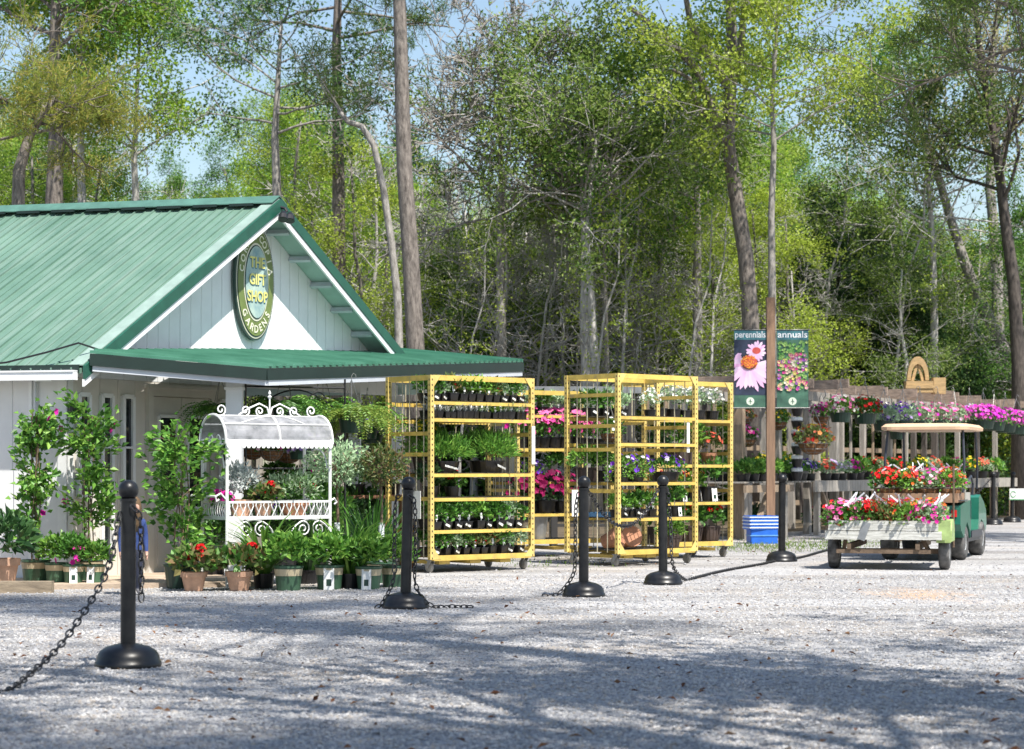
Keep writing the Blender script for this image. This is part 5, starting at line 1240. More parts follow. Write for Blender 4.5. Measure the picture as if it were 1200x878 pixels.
mb = MB(); a = rp.uniform(3.5, 5.9, 40); P = np.stack([-.02 + .11 * np.cos(a), np.full(40, -.0235), .72 + .09 * np.sin(a)], 1); blooms(mb, rp, P, np.tile([0, -1.0, 0], (40, 1)) * 40, .012); mb.build('dark_florets', m_ink, fc)
t, w, h = banner('dark banner lettered annuals with a bed of many small flowers', 910, 947, 'annuals')
m_bmix = FLOW('banner_flower_mix', [(.75, .1, .4), (.8, .7, .25), (.8, .6, .45), (.7, .05, .3), (.35, .1, .45), (.78, .75, .6), (.8, .66, .2)], 0); m_bleaf = LEAF('banner_leaf_mix', [(.06, .2, .05), (.2, .38, .12), (.35, .45, .15)], 0, .7, .1)
n = 260; P = np.stack([rp.uniform(-w/2 + .03, w/2 - .03, n), np.full(n, -.004), rp.uniform(.3, h - .18, n)], 1); mb = MB(); blooms(mb, rp, P, np.tile([0, -1.0, 0], (n, 1)) * 40, .026, pet=4); mb.build('leaf_pattern', m_bleaf, t)
n = 150; P = np.stack([np.clip(rp.normal(0, .15, n), -w/2 + .035, w/2 - .035), np.full(n, -.009), rp.uniform(.28, .88, n)], 1); P[:, 2] += .0; mb = MB(); blooms(mb, rp, P, np.tile([0, -1.0, 0], (n, 1)) * 40, rp.uniform(.02, .036, n)); mb.build('flower_pattern', m_bmix, t)

# ------------------------------------------------------------------ trailer of flower baskets
m_wood_w = M('peeling_white_boards', (.5, .49, .43), .8, var=.3, vs=5, stretch=(1, 4, 9), bump=.3, col2=(.7, .7, .66)); m_lime = M('lime_green_fender', (.3, .4, .15), .55, var=.3, vs=8); m_rust = M('rusty_steel', (.13, .09, .06), .85, var=.4, vs=12, bump=.3); m_rim = M('pale_rim', (.55, .56, .56), .45, .2)
m_tyre = M('dusty_tyre', (.045, .043, .042), .85, var=.5, vs=9, col2=(.16, .155, .15))
ta = R(-15); tl = (X(1035, 25.15), 25.15, 0)
tr = thing('trailer', 'small white planked trailer with a lime fender, loaded with flower baskets', 'trailer', tl, ta)
TW_ = 1.26
def wheel(root, x, y, r, wd, hub=.5, nm='wheel', mt=None):
    mb = MB(); rot = Matrix.Rotation(R(90), 3, 'Y'); c = (x, y, r)
    mb.lathe([(r * hub, -wd/2 * .8), (r * .8, -wd/2), (r * .95, -wd/2 * .85), (r, -wd/2 * .5), (r, wd/2 * .5), (r * .95, wd/2 * .85), (r * .8, wd/2), (r * hub, wd/2 * .8)], c, 28, rot); o = mb.build(nm, mt or m_tyre, root, smooth=True)
    mb = MB(); mb.lathe([(.001, -wd*.28), (r * hub * .5, -wd*.3), (r * hub * 1.0, -wd * .42), (r * hub * 1.0, wd * .42), (r * hub * .5, wd * .3), (.001, wd * .28)], c, 20, rot); mb.build('rim', m_rim, o); return o
wheel(tr, -TW_ / 2 + .02, .35, .215, .13); wheel(tr, TW_ / 2 + .06, .35, .215, .13)
mb = MB(); mb.beam((-TW_/2, .35, .215), (TW_/2, .35, .215), .06, .06); mb.beam((-.4, -.02, .28), (-.4, 1.9, .28), .05, .07); mb.beam((.4, -.02, .28), (.4, 1.9, .28), .05, .07); mb.beam((-.55, .03, .22), (.55, .03, .22), .05, .05)
for s in (-1, 1): mb.beam((s * .5, .35, .23), (s * .45, .1, .36), .04, .04)
mb.build('axle_frame', m_rust, tr)
mb = MB(); mb.box((0, .95, .375), (TW_ - .1, 1.86, .03)); mb.build('bed', m_wood_w, tr)
for z, hh in ((.41, .1), (.525, .115)):
    mb = MB(); mb.box((0, -.02, z), (TW_ + (.02 if hh > .11 else .1), .04, hh)); mb.build('tailboard', m_wood_w, tr)
for s in (-1, 1):
    mb = MB(); mb.box((s * (TW_/2 - .02), .97, .47), (.035, 1.92, .2)); mb.build('side_board', m_wood_w, tr)
mb = MB(); mb.box((-.22, -.043, .46), (.09, .006, .22), Matrix.Rotation(.35, 3, 'Y')); mb.build('tape', m_steel, tr)
mb = MB(); n = 10; xa, xb = TW_/2 - .02, TW_/2 + .15; pr_ = [(.35 - .3 * math.cos(math.pi * i / n), .34 + .26 * math.sin(math.pi * i / n) ** .6) for i in range(n + 1)]
for i in range(n):
    (y0, z0), (y1, z1) = pr_[i], pr_[i + 1]; mb.prism([Vector((xa, y0, z0)), Vector((xb, y0, z0)), Vector((xb, y1, z1)), Vector((xa, y1, z1))], (0, 0, -.015))
mb.prism([Vector((xb, y, z)) for y, z in pr_], (.01, 0, 0)); mb.prism([Vector((xa, -.01, .36)), Vector((xb, -.01, .36)), Vector((xb, -.01, .59)), Vector((xa, -.01, .59))], (0, -.015, 0)); mb.build('fender', m_lime, tr)
mb = MB(); mb.tube([(TW_/2 + .14, .75, .25), (TW_/2 + .14, .75, 1.25)], .014, 6); mb.build('side_stake', m_rust, tr)
mb = MB(); mb.beam((0, 1.9, .3), (0, 2.35, .3), .06, .06); mb.build('drawbar', m_rust, tr)
grid = [('tb_pink', -.5, .12), ('tb_red', -.24, .16), ('tb_mixed', .0, .14), ('tb_orange', .26, .13), ('tb_mag', .52, .14), ('tb_mixed', -.56, .42), ('tb_pink', -.4, .6), ('tb_red', -.08, .58), ('tb_mag', .2, .55), ('tb_orange', .48, .58), ('tb_mixed', -.4, 1.05), ('tb_red', -.05, 1.05), ('tb_orange', .3, 1.05), ('tb_red', -.3, 1.55), ('tb_mag', .15, 1.55), ('tb_orange', .45, 1.5)]
nmz = {'tb_pink': 'pink', 'tb_red': 'red', 'tb_mixed': 'mixed red and pink', 'tb_orange': 'orange', 'tb_mag': 'magenta and pink'}
rowname = ['at the tailboard', 'in the second row', 'in the third row', 'at the front']
used = {}
for i, (k, x, y) in enumerate(grid):
    row = 0 if y < .3 else 1 if y < .8 else 2 if y < 1.3 else 3
    put(k, local(tl, ta, x, y, .395), i * 1.3, 1.0, '%s flower basket %s of the white planked trailer' % (nmz[k], rowname[row]))

# ------------------------------------------------------------------ golf cart
m_cgreen = M('green_cart_body', (.015, .15, .1), .35, var=.15, coat=.4); m_croof = M('tan_cart_roof', (.62, .42, .27), .55, var=.08); m_seat = M('pale_seat_vinyl', (.4, .38, .34), .6); m_wrail = M('dark_cart_steel', (.03, .035, .05), .4); m_red = M('red_reflector', (.6, .02, .02), .3); m_boards = M('cargo_box_boards', (.3, .18, .11), .8, var=.3, vs=6)
ga = R(-20); gl_ = (5.44, 28.15, 0)
gc = thing('golf_cart', 'green golf cart with a tan roof, its cargo box filled with flower baskets', 'golf cart', gl_, ga)     # origin at the rear axle, y forward
for x in (-.45, .45):
    wheel(gc, x, 0, .235, .2, .45); wheel(gc, x, 1.68, .235, .2, .45)
def loft(mb, prof, x0, x1, inset=.03):
    mb.prism([Vector((x0, y, z)) for y, z in prof], (x1 - x0, 0, 0))
mb = MB(); loft(mb, [(-.55, .4), (-.62, .48), (-.6, .72), (-.2, .76), (.3, .78), (.36, .5), (.36, .3), (.28, .28), (.2, .4), (.0, .5), (-.2, .4), (-.28, .3)], -.56, .56); mb.build('rear_body', m_cgreen, gc)
mb = MB(); loft(mb, [(1.3, .26), (1.3, .36), (1.4, .5), (1.42, .8), (1.55, .84), (1.9, .74), (2.15, .62), (2.2, .42), (2.12, .34), (1.97, .32), (1.9, .44), (1.68, .5), (1.46, .42), (1.4, .28)], -.52, .52); mb.build('front_cowl', m_cgreen, gc)
mb = MB(); mb.box((0, .82, .27), (1.08, 1.1, .08)); mb.build('floor_pan', m_wrail, gc)
mb = MB(); mb.box((0, .42, .82), (1.02, .48, .12)); mb.build('seat', m_seat, gc); mb = MB(); mb.box((0, .18, 1.02), (1.02, .08, .26), Matrix.Rotation(.12, 3, 'X')); mb.build('backrest', m_seat, gc)
mb = MB(); mb.box((0, -.665, .44), (1.0, .05, .09)); mb.build('bumper', m_wrail, gc)
mb = MB(); mb.box((0, -.3, .785), (1.14, .66, .012)); mb.box((0, .33, .655), (1.13, .02, .24)); mb.build('body_seam', m_wrail, gc)
for s in (-1, 1): mb = MB(); mb.box((s * .568, .82, .33), (.02, 1.0, .09)); mb.build('sill_trim', m_wrail, gc)
mb = MB()                                            # roof: a shallow crowned panel with rounded corners
def rr_rect(hx, y0, y1, r, z):
    pts = []
    for cx_, cy_, a0 in ((hx - r, y1 - r, 0), (-hx + r, y1 - r, 90), (-hx + r, y0 + r, 180), (hx - r, y0 + r, 270)):
        for k in range(5): a = R(a0 + 90 * k / 4); pts.append((cx_ + r * math.cos(a), cy_ + r * math.sin(a), z))
    return pts
rings = [rr_rect(.52, -.02, 1.50, .12, 1.70), rr_rect(.575, -.1, 1.57, .16, 1.71), rr_rect(.58, -.1, 1.58, .16, 1.75), rr_rect(.53, -.04, 1.5, .14, 1.79), rr_rect(.3, .2, 1.25, .12, 1.80)]
V = [p for r_ in rings for p in r_]; k = 20; f = [(i * k + j, i * k + (j + 1) % k, (i + 1) * k + (j + 1) % k, (i + 1) * k + j) for i in range(4) for j in range(k)] + [tuple(range(k - 1, -1, -1)), tuple(4 * k + j for j in range(k))]
mb.add(V, f); mb.build('roof', m_croof, gc, smooth=False)
for s in (-1, 1):
    mb = MB(); mb.tube([(s * .5, -.02, .75), (s * .52, -.0, 1.3), (s * .49, .08, 1.71)], .018, 6); mb.build('roof_strut', m_wrail, gc)
    mb = MB(); mb.tube([(s * .48, 1.5, .92), (s * .5, 1.4, 1.3), (s * .49, 1.28, 1.71)], .018, 6); mb.build('roof_strut', m_wrail, gc)
    mb = MB(); mb.tube([(s * .55, .02, 1.02), (s * .56, .35, 1.1), (s * .55, .6, 1.0), (s * .54, .62, .85)], .016, 6); mb.build('arm_rail', m_wrail, gc)
    mb = MB(); mb.box((s * .48, -.625, .62), (.07, .02, .09)); mb.build('tail_light', m_red, gc)
mb = MB(); mb.tube([(-.25 + .17 * math.cos(a), 1.12 + .09 * math.sin(a), 1.1 + .13 * math.sin(a)) for a in np.linspace(0, 6.283, 21)], .014, 6); mb.tube([(-.25, 1.12, 1.1), (-.25, 1.4, .88)], .016, 6); mb.build('steering_wheel', m_wrail, gc)
mb = MB()
for s in (-1, 1): mb.box((s * .52, -.38, .82), (.03, .62, .12))
mb.box((0, -.69, .82), (1.07, .03, .12)); mb.box((0, -.08, .82), (1.07, .03, .12)); mb.box((0, -.385, .772), (1.0, .58, .025)); mb.build('cargo_box', m_boards, gc)
for i, (k, x, y) in enumerate((('tb_red', -.4, -.52), ('tb_orange', -.12, -.5), ('tb_mag', .14, -.52), ('tb_orange', .4, -.5), ('tb_red', -.3, -.22), ('tb_pink', .02, -.22), ('tb_mag', .34, -.22))):
    put(k, local(gl_, ga, x, y, .79), i * .9, .98, '%s flower basket in the golf cart box, %s' % (nmz[k], 'rear row ' + ['left end', 'left of centre', 'right of centre', 'right end'][i] if i < 4 else 'against the seat ' + ['on the left', 'in the middle', 'on the right'][i - 4]))
# ------------------------------------------------------------------ woodland
def BARK(name, c1, c2, sc=9, rough=.9):
    return M(name, c1, rough, var=.35, vs=sc, stretch=(2.2, 2.2, .55), col2=c2, bump=.7, bs=26)
b_pine = BARK('pine_bark', (.1, .083, .073), (.265, .23, .2)); b_grey = BARK('grey_bark', (.2, .18, .155), (.42, .395, .36)); b_pale = BARK('pale_bark', (.34, .32, .3), (.58, .56, .52)); b_wood = BARK('deep_grey_bark', (.1, .09, .078), (.26, .24, .21)); b_dark = BARK('dark_bark', (.05, .042, .035), (.12, .1, .085))  # b_wood is a darker grey bark for the filler trees
t_spring = LEAF('spring_leaf', [(.12, .25, .02), (.23, .38, .035), (.38, .5, .07)], transl=.42)
t_lime = LEAF('fresh_lime_leaf', [(.210, .300, .030), (.360, .465, .053), (.510, .600, .105)], transl=.45)
t_mid = LEAF('woodland_leaf', [(.05, .14, .018), (.11, .25, .035), (.2, .35, .06)], transl=.35)
t_ever = LEAF('evergreen_leaf', [(.018, .053, .015), (.045, .105, .027), (.105, .180, .053)], transl=.2, rough=.5, spec=.25)
t_glossy = LEAF('glossy_leaf', [(.05, .1, .018), (.14, .22, .04), (.28, .36, .09)], transl=.35, rough=.5, spec=.25)
t_needle = LEAF('pine_needle', [(.045, .090, .018), (.105, .180, .030), (.180, .255, .045)], transl=.25)
t_gold = LEAF('golden_catkin_needle', [(.16, .22, .04), (.27, .33, .06), (.38, .42, .08), (.5, .4, .1)], transl=.4)
t_shade = LEAF('shade_tree_leaf', [(.05, .1, .02), (.09, .16, .03)], transl=.12)
t_bud = LEAF('bud_leaf', [(.2, .2, .08), (.3, .27, .12)], transl=.3)

def limb(mb, rng, p, d, L, r, n, seg=5, wob=.18, grav=.0, rt=.35):
    pts = [np.array(p, float)]; d = np.array(d, float) / np.linalg.norm(d)
    for i in range(seg):
        d = d + rng.normal(size=3) * wob + np.array([0, 0, grav]); d /= np.linalg.norm(d); pts.append(pts[-1] + d * L / seg)
    mb.tube([tuple(q) for q in pts], [r * (1 - (1 - rt) * i / seg) for i in range(seg + 1)], n, caps=False)
    return pts, d
def tree_mesh(seed, H, r0, kind, bark, leafm, crown0=.35, spread=3.0, nb=22, sec=5, ter=4, lpt=12, L=.16, W=.09, trunkpts=None, up=.35, droop=0.0, sig=.19, needles=False, name='woodland_tree', label='', cat='tree', taper=.25, tw=.004):
    rng = np.random.default_rng(seed); root = thing(name, label, cat); T = MB()
    if trunkpts is None:
        k = 9; lean = rng.normal(size=2) * .03 * H; trunkpts = []
        w = np.cumsum(rng.normal(size=(k, 2)) * .012 * H, axis=0)
        for i in range(k): q = i / (k - 1); trunkpts.append((lean[0] * q * q + w[i, 0] * q, lean[1] * q * q + w[i, 1] * q, H * q))
    tp = np.array(trunkpts, float); k = len(tp); rad = [r0 * (1.25 if i == 0 else 1) * (1 - (1 - taper) * i / (k - 1)) for i in range(k)]
    T.tube([tuple(p) for p in tp], rad, 9)
    zs = tp[:, 2]; tips = []; tipd = []
    for j in range(nb):
        q = crown0 + (1 - crown0) * (j + rng.random()) / nb; f = q * (k - 1); i = min(int(f), k - 2); p = tp[i] + (tp[i + 1] - tp[i]) * (f - i)
        az = j * 2.4 + rng.normal() * .5; e = up + rng.normal() * .2 + (.5 * max(0, q - .6)); tt = (q - crown0) / (1 - crown0 + 1e-6)
        l = spread * (.55 + .75 * math.sin(math.pi * min(1, .15 + .8 * tt))) * rng.uniform(.7, 1.15) * (1 - .35 * tt)
        rb = max(.012, r0 * (1 - .75 * q) * .42)
        pts, d = limb(T, rng, p, (math.cos(az) * math.cos(e), math.sin(az) * math.cos(e), math.sin(e)), l, rb, 5, 5, .16, .02 - droop)
        for s in range(sec):
            f = rng.uniform(.3, 1.0) * 5; i = min(int(f), 4); p2 = pts[i] + (pts[i + 1] - pts[i]) * (f - i)
            d2 = (pts[i + 1] - pts[i]); d2 = d2 / np.linalg.norm(d2) + rng.normal(size=3) * .75 + np.array([0, 0, .12 - droop])
            pt2, dd = limb(T, rng, p2, d2, l * rng.uniform(.25, .5), rb * .4, 4, 3, .2, -droop)
            for t in range(ter):
                f = rng.uniform(.3, 1.0) * 3; i = min(int(f), 2); p3 = pt2[i] + (pt2[i + 1] - pt2[i]) * (f - i)
                d3 = (pt2[i + 1] - pt2[i]); d3 = d3 / np.linalg.norm(d3) + rng.normal(size=3) * .8
                l3 = l * rng.uniform(.1, .24); e3 = p3 + d3 / np.linalg.norm(d3) * l3
                T.tube([tuple(p3), tuple((p3 + e3) / 2 + rng.normal(size=3) * .04), tuple(e3)], [rb * .17 + tw, rb * .12 + tw * .8, tw * .7], 3, caps=False)
                tips.append((p3 + e3) / 2); tipd.append(d3); tips.append(e3); tipd.append(d3)
    T.build('trunk', bark, root, smooth=True)
    if lpt:
        if not needles and name != 'shade_tree': lpt = int(lpt * 3.1 + .5)
        tips = np.array(tips); tipd = nrm(np.array(tipd)); n = len(tips) * lpt; ix = np.repeat(np.arange(len(tips)), lpt); Cm = MB()
        if needles:
            D = tipd[ix] * .5 + rng.normal(size=(n, 3)) + np.array([0, 0, .35]); P = tips[ix] + rng.normal(size=(n, 3)) * sig * .35
            leaves(Cm, rng, P, D, L * rng.uniform(.7, 1.2, n), W, .05)
        else:
            L *= .55; W *= .57
            keep = rng.random(len(tips)) < .74; m = keep[ix]; ix = ix[m]; n = len(ix)
            P = tips[ix] + rng.normal(size=(n, 3)) * sig; D = tipd[ix] * .6 + rng.normal(size=(n, 3)) * .8 + np.array([0, 0, -.1])
            leaves(Cm, rng, P, D, L * rng.uniform(.6, 1.25, n), W * rng.uniform(.7, 1.2, n), face=(0, 0, 1) if name == 'shade_tree' else (.2, -.85, .65))
        Cm.build('crown', leafm, root)
    return root
TP = {}
TDEF = {
 'spring':  dict(H=17, r0=.17, bark=b_wood, leafm=t_spring, crown0=.3, spread=2.9, nb=24, sec=5, ter=4, lpt=7, L=.2, W=.12, tw=.0035),
 'spring_b': dict(H=15, r0=.14, bark=b_wood, leafm=t_spring, crown0=.25, spread=2.6, nb=22, sec=5, ter=4, lpt=5, L=.2, W=.12, tw=.0035),
 'lime':    dict(H=14, r0=.13, bark=b_wood, leafm=t_lime, crown0=.22, spread=2.8, nb=22, sec=5, ter=4, lpt=6, L=.18, W=.11, droop=.02),
 'mid':     dict(H=15, r0=.2, bark=b_wood, leafm=t_mid, crown0=.28, spread=3.1, nb=26, sec=5, ter=4, lpt=8, L=.2, W=.11, tw=.003),
 'ever':    dict(H=11, r0=.16, bark=b_dark, leafm=t_ever, crown0=.06, spread=2.7, nb=34, sec=5, ter=4, lpt=12, L=.22, W=.11, droop=.03),
 'glossy':  dict(H=12, r0=.15, bark=b_pale, leafm=t_glossy, crown0=.3, spread=3.0, nb=28, sec=5, ter=4, lpt=6, L=.2, W=.1, droop=.02, tw=.0035),
 'bare':    dict(H=14, r0=.15, bark=b_pale, leafm=t_bud, crown0=.25, spread=3.4, nb=28, sec=7, ter=7, lpt=0, up=.5, tw=.009),
 'barelow': dict(H=7.5, r0=.08, bark=b_pale, leafm=t_bud, crown0=.12, spread=2.6, nb=24, sec=7, ter=7, lpt=0, up=.25, tw=.008),
 'pine':    dict(H=19, r0=.2, bark=b_pine, leafm=t_needle, crown0=.62, spread=2.8, nb=22, sec=5, ter=4, lpt=20, L=.22, W=.018, needles=True, up=.15),
 'goldpine': dict(H=12, r0=.17, bark=b_pine, leafm=t_gold, crown0=.3, spread=3.0, nb=22, sec=6, ter=5, lpt=20, L=.2, W=.018, needles=True, up=.1),
 'sapling': dict(H=9, r0=.055, bark=b_pale, leafm=t_lime, crown0=.35, spread=1.2, nb=14, sec=3, ter=3, lpt=2, L=.16, W=.1, up=.6, tw=.007),
 'shrub':   dict(H=3.4, r0=.05, bark=b_dark, leafm=t_mid, crown0=.05, spread=1.5, nb=22, sec=4, ter=4, lpt=8, L=.17, W=.09),
 'shrub_e': dict(H=4.2, r0=.06, bark=b_dark, leafm=t_ever, crown0=.05, spread=1.7, nb=24, sec=4, ter=4, lpt=10, L=.19, W=.1),
 'shrub_l': dict(H=3.0, r0=.04, bark=b_wood, leafm=t_lime, crown0=.1, spread=1.5, nb=18, sec=4, ter=4, lpt=6, L=.16, W=.09),
}
def tree(key, px, Y, s=1.0, rot=0.0, label='', group=None, z=0.0, name='woodland_tree', cat='tree', sxy=None):
    if key not in TP:
        d = dict(TDEF[key]); TP[key] = tree_mesh(hash(key) % 1 + 31 + len(TP) * 7, kind=key, name=name, label=label, cat=cat, **d); root = TP[key]
    else: root = copy_tree(TP[key]); root.name = name
    place(root, (X(px, Y), Y, z), rot, (s * (sxy or 1), s * (sxy or 1), s), label, group); root['category'] = cat; return root
rt = random.Random(77)
# --- the trees one can tell apart
def custom(name, label, px, Y, H, r0, bark, leafm, pts, cat='tree', **k):
    tp = [(X(q, Y) - X(px, Y), dy, Z(py, Y)) for q, py, dy in pts]; tp[0] = (tp[0][0], tp[0][1], 0.0)
    r = tree_mesh(int(px) + 3, H, r0, 'c', bark, leafm, trunkpts=tp, name=name, label=label, cat=cat, **k); r.location = (X(px, Y), Y, 0); return r
custom('pine_tree', 'thick straight pine trunk rising just behind the gift shop roof', 488, 38, 20, .175, b_pine, t_needle, [(489, 640, 0), (487, 410, 0), (481, 300, 0), (474, 200, 0), (471, 110, 0), (469, 30, 0), (466, -60, 0), (463, -160, .3), (460, -300, .5)], crown0=.83, spread=2.2, nb=16, lpt=20, L=.22, W=.018, needles=True, taper=.5, up=.3)
custom('curved_tree', 'thin grey trunk curving to the left beside the thick straight pine', 470, 40, 9, .085, b_grey, t_needle, [(471, 640, 0), (468, 420, 0), (466, 350, 0), (458, 280, 0), (449, 220, 0), (438, 170, 0), (424, 148, 0), (408, 142, .1), (396, 128, .2)], crown0=.84, spread=1.9, nb=9, sec=4, lpt=6, L=.2, W=.018, needles=True, taper=.55)
custom('forked_pine', 'dark forked pine with heavy limbs reaching left above the banners', 872, 46, 17, .2, b_pine, t_spring, [(878, 640, 0), (880, 380, 0), (874, 300, 0), (862, 225, 0), (853, 165, 0), (856, 110, 0), (858, 60, 0), (856, 0, 0), (854, -80, 0), (850, -180, 0)], crown0=.80, spread=2.6, nb=18, lpt=9, L=.2, W=.12, taper=.4)
mbf = MB(); Yf = 46
for pts, r in (([(853, 165), (835, 135), (815, 85), (790, 62), (762, 40), (735, 20)], .13), ([(858, 108), (838, 80), (818, 55), (806, 30), (800, 5), (797, -40)], .12), ([(857, 100), (866, 70), (868, 30), (874, -30)], .1), ([(853, 160), (834, 150), (812, 118), (806, 98), (785, 90)], .07)):
    mbf.tube([(X(a, Yf), Yf - .2 * i, Z(b, Yf)) for i, (a, b) in enumerate(pts)], [r * (1 - .13 * i) for i in range(len(pts))], 7)
fp = [o for o in C.objects if o.name == 'forked_pine'][0]; mbf.move([-v for v in fp.location]); lo_ = mbf.build('limb', b_pine, fp, smooth=True)
custom('slender_tree', 'slender straight grey trunk standing directly behind the banner post', 905, 44, 13, .095, b_grey, t_lime, [(905, 640, 0), (905, 350, 0), (904, 250, 0), (907, 170, 0), (905, 120, 0), (909, 60, 0), (912, 0, 0)], crown0=.5, spread=2.4, nb=18, lpt=6, L=.18, W=.11)
custom('pale_tree', 'pale smooth trunk on the left of a close pair behind the middle rack', 685, 48, 13, .13, b_pale, t_glossy, [(688, 640, 0), (687, 435, 0), (684, 370, 0), (686, 300, 0), (683, 230, 0), (678, 160, 0), (676, 90, 0)], crown0=.6, spread=3.6, nb=24, lpt=6, L=.2, W=.1)
custom('mottled_tree', 'mottled blue grey trunk on the right of a close pair behind the middle rack', 696, 47.4, 11, .12, b_pale, t_glossy, [(700, 640, 0), (697, 430, 0), (693, 350, 0), (688, 290, 0), (692, 220, 0), (700, 150, 0)], crown0=.62, spread=3.2, nb=20, lpt=6, L=.2, W=.1)
custom('thin_tree', 'thin brown trunk just right of the close pair of pale trunks', 711, 49, 9, .075, b_grey, t_mid, [(714, 640, 0), (711, 430, 0), (709, 330, 0), (708, 270, 0), (705, 180, 0)], crown0=.6, spread=2.2, nb=14, lpt=8)
custom('pale_straight_tree', 'pale straight trunk standing behind the right hand rack', 818, 50, 13, .15, b_grey, t_spring, [(818, 640, 0), (818, 430, 0), (817, 330, 0), (818, 260, 0), (814, 150, 0), (812, 60, 0)], crown0=.55, spread=2.8, nb=20, lpt=8, L=.2, W=.12)
custom('lichened_tree', 'slim lichened trunk with side branches behind the arched planter', 1093, 52, 13, .125, b_pale, t_glossy, [(1094, 640, 0), (1094, 450, 0), (1095, 370, 0), (1093, 290, 0), (1090, 240, 0), (1086, 190, 0), (1090, 130, 0)], crown0=.5, spread=3.4, nb=24, lpt=6, L=.2, W=.1, droop=.02)
custom('leaning_tree', 'thick leaning grey trunk slanting down to the right end of the pergola', 1230, 54, 12, .2, b_grey, t_mid, [(1240, 640, 0), (1200, 470, 0), (1172, 400, 0), (1145, 345, 0), (1128, 300, 0), (1112, 250, 0), (1095, 190, 0), (1070, 130, 0), (1040, 70, 0)], crown0=.72, spread=2.6, nb=16, lpt=6, taper=.3)
custom('dark_trunk_tree', 'dark slightly bent trunk rising at the right edge of the wood', 1192, 50, 14, .19, b_dark, t_bud, [(1196, 640, 0), (1194, 430, 0), (1188, 330, 0), (1178, 260, 0), (1170, 190, 0), (1158, 120, 0), (1148, 60, 0), (1140, -20, 0)], crown0=.45, spread=3.2, nb=20, sec=6, ter=5, lpt=2, L=.16, W=.09, up=.7)
custom('branching_tree', 'tall spreading tree with bare upper limbs against the sky on the right', 1165, 56, 16, .19, b_grey, t_lime, [(1168, 640, 0), (1170, 400, 0), (1168, 300, 0), (1160, 220, 0), (1165, 150, 0), (1163, 80, 0), (1170, 0, 0), (1176, -60, 0)], crown0=.45, spread=3.6, nb=20, sec=6, ter=5, lpt=2, up=.75)
custom('pine_tree', 'dark pine trunk among the woods left of the roof peak', 396, 52, 17, .19, b_pine, t_needle, [(398, 640, 0), (397, 300, 0), (396, 140, 0), (394, 60, 0), (396, 0, 0), (398, -100, 0), (400, -200, 0)], crown0=.52, spread=2.8, nb=16, lpt=20, L=.22, W=.018, needles=True, up=.05)
custom('mixed_tree', 'grey trunked tree in dark sparse leaf directly above the roof peak', 326, 50, 14, .14, b_grey, t_ever, [(324, 640, 0), (325, 240, 0), (322, 160, 0), (326, 90, 0), (330, 20, 0)], crown0=.5, spread=2.6, nb=14, lpt=4, L=.2, W=.1)
custom('pine_tree', 'tall pine trunk behind the left part of the roof ridge', 62, 52, 19, .26, b_pine, t_mid, [(64, 640, 0), (63, 240, 0), (66, 150, 0), (64, 60, 0), (66, -40, 0), (68, -180, 0)], crown0=.6, spread=3.0, nb=18, lpt=5, L=.2, W=.11)
custom('pale_straight_tree', 'pale trunk behind the middle of the roof ridge', 160, 55, 13, .13, b_pale, t_spring, [(160, 640, 0), (160, 250, 0), (157, 190, 0), (160, 120, 0), (164, 40, 0)], crown0=.5, spread=2.6, nb=16, lpt=5, L=.2, W=.12)
custom('pale_straight_tree', 'pale trunk near the left end of the roof ridge', 96, 54, 12, .14, b_pale, t_spring, [(96, 640, 0), (96, 250, 0), (94, 150, 0), (98, 80, 0), (94, 20, 0)], crown0=.6, spread=2.7, nb=20, lpt=8, L=.2, W=.12)
custom('bare_tree', 'pale leafless tree with a spray of twigs right of the thick straight pine', 585, 48.5, 12, .13, b_grey, t_bud, [(590, 640, 0), (588, 400, 0), (586, 300, 0), (588, 230, 0), (586, 150, 0), (589, 60, 0)], crown0=.5, spread=2.9, nb=34, sec=8, ter=7, lpt=0, up=.5, tw=.012)
custom('pine_bough_tree', 'dark pine reaching its boughs in from the top right corner', 1275, 34, 14, .2, b_pine, t_needle, [(1275, 680, 0), (1275, 400, 0), (1268, 200, 0), (1260, 60, 0), (1255, -60, 0)], crown0=.66, spread=3.3, nb=20, sec=6, ter=5, lpt=22, L=.22, W=.018, needles=True, up=.05)
custom('golden_pine', 'golden tinged pine with sweeping boughs above the left of the roof', 20, 36, 9.5, .15, b_pine, t_gold, [(18, 640, 0), (20, 300, 0), (22, 200, 0), (34, 160, 0), (52, 130, 0), (70, 110, 0)], crown0=.6, spread=2.1, nb=13, sec=6, ter=5, lpt=15, L=.17, W=.016, needles=True, up=.0, sig=.2)
# --- the wood itself: rows of trees of a few kinds
KIND = {'sapling': ('thin pale sapling among the larger trunks of the wood', 'thin pale saplings in the wood'), 'spring': ('tall spring tree in fresh yellow green leaf in the wood', 'fresh leaved spring trees in the wood'), 'spring_b': ('tall spring tree in fresh yellow green leaf in the wood', 'fresh leaved spring trees in the wood'),
        'lime': ('light lime green young tree in the wood', 'lime green young trees in the wood'), 'mid': ('mid green broadleaf tree in the wood', 'mid green broadleaf trees in the wood'),
        'ever': ('dense dark evergreen in the shade of the wood', 'dark evergreens in the wood'), 'glossy': ('glossy leaved tree on a pale trunk in the wood', 'glossy leaved trees in the wood'),
        'bare': ('tall leafless grey tree in the wood', 'leafless grey trees in the wood'), 'barelow': ('low leafless thicket tree at the foot of the wood', 'leafless thicket trees'), 'pine': ('tall pine with a high needled crown in the wood', 'pines in the wood'),
        'shrub': ('green undergrowth shrub at the edge of the wood', 'green undergrowth shrubs'), 'shrub_e': ('dark undergrowth shrub at the edge of the wood', 'dark undergrowth shrubs'), 'shrub_l': ('pale green undergrowth shrub at the edge of the wood', 'pale undergrowth shrubs'), 'goldpine': ('golden tinged pine in the wood', 'golden pines')}
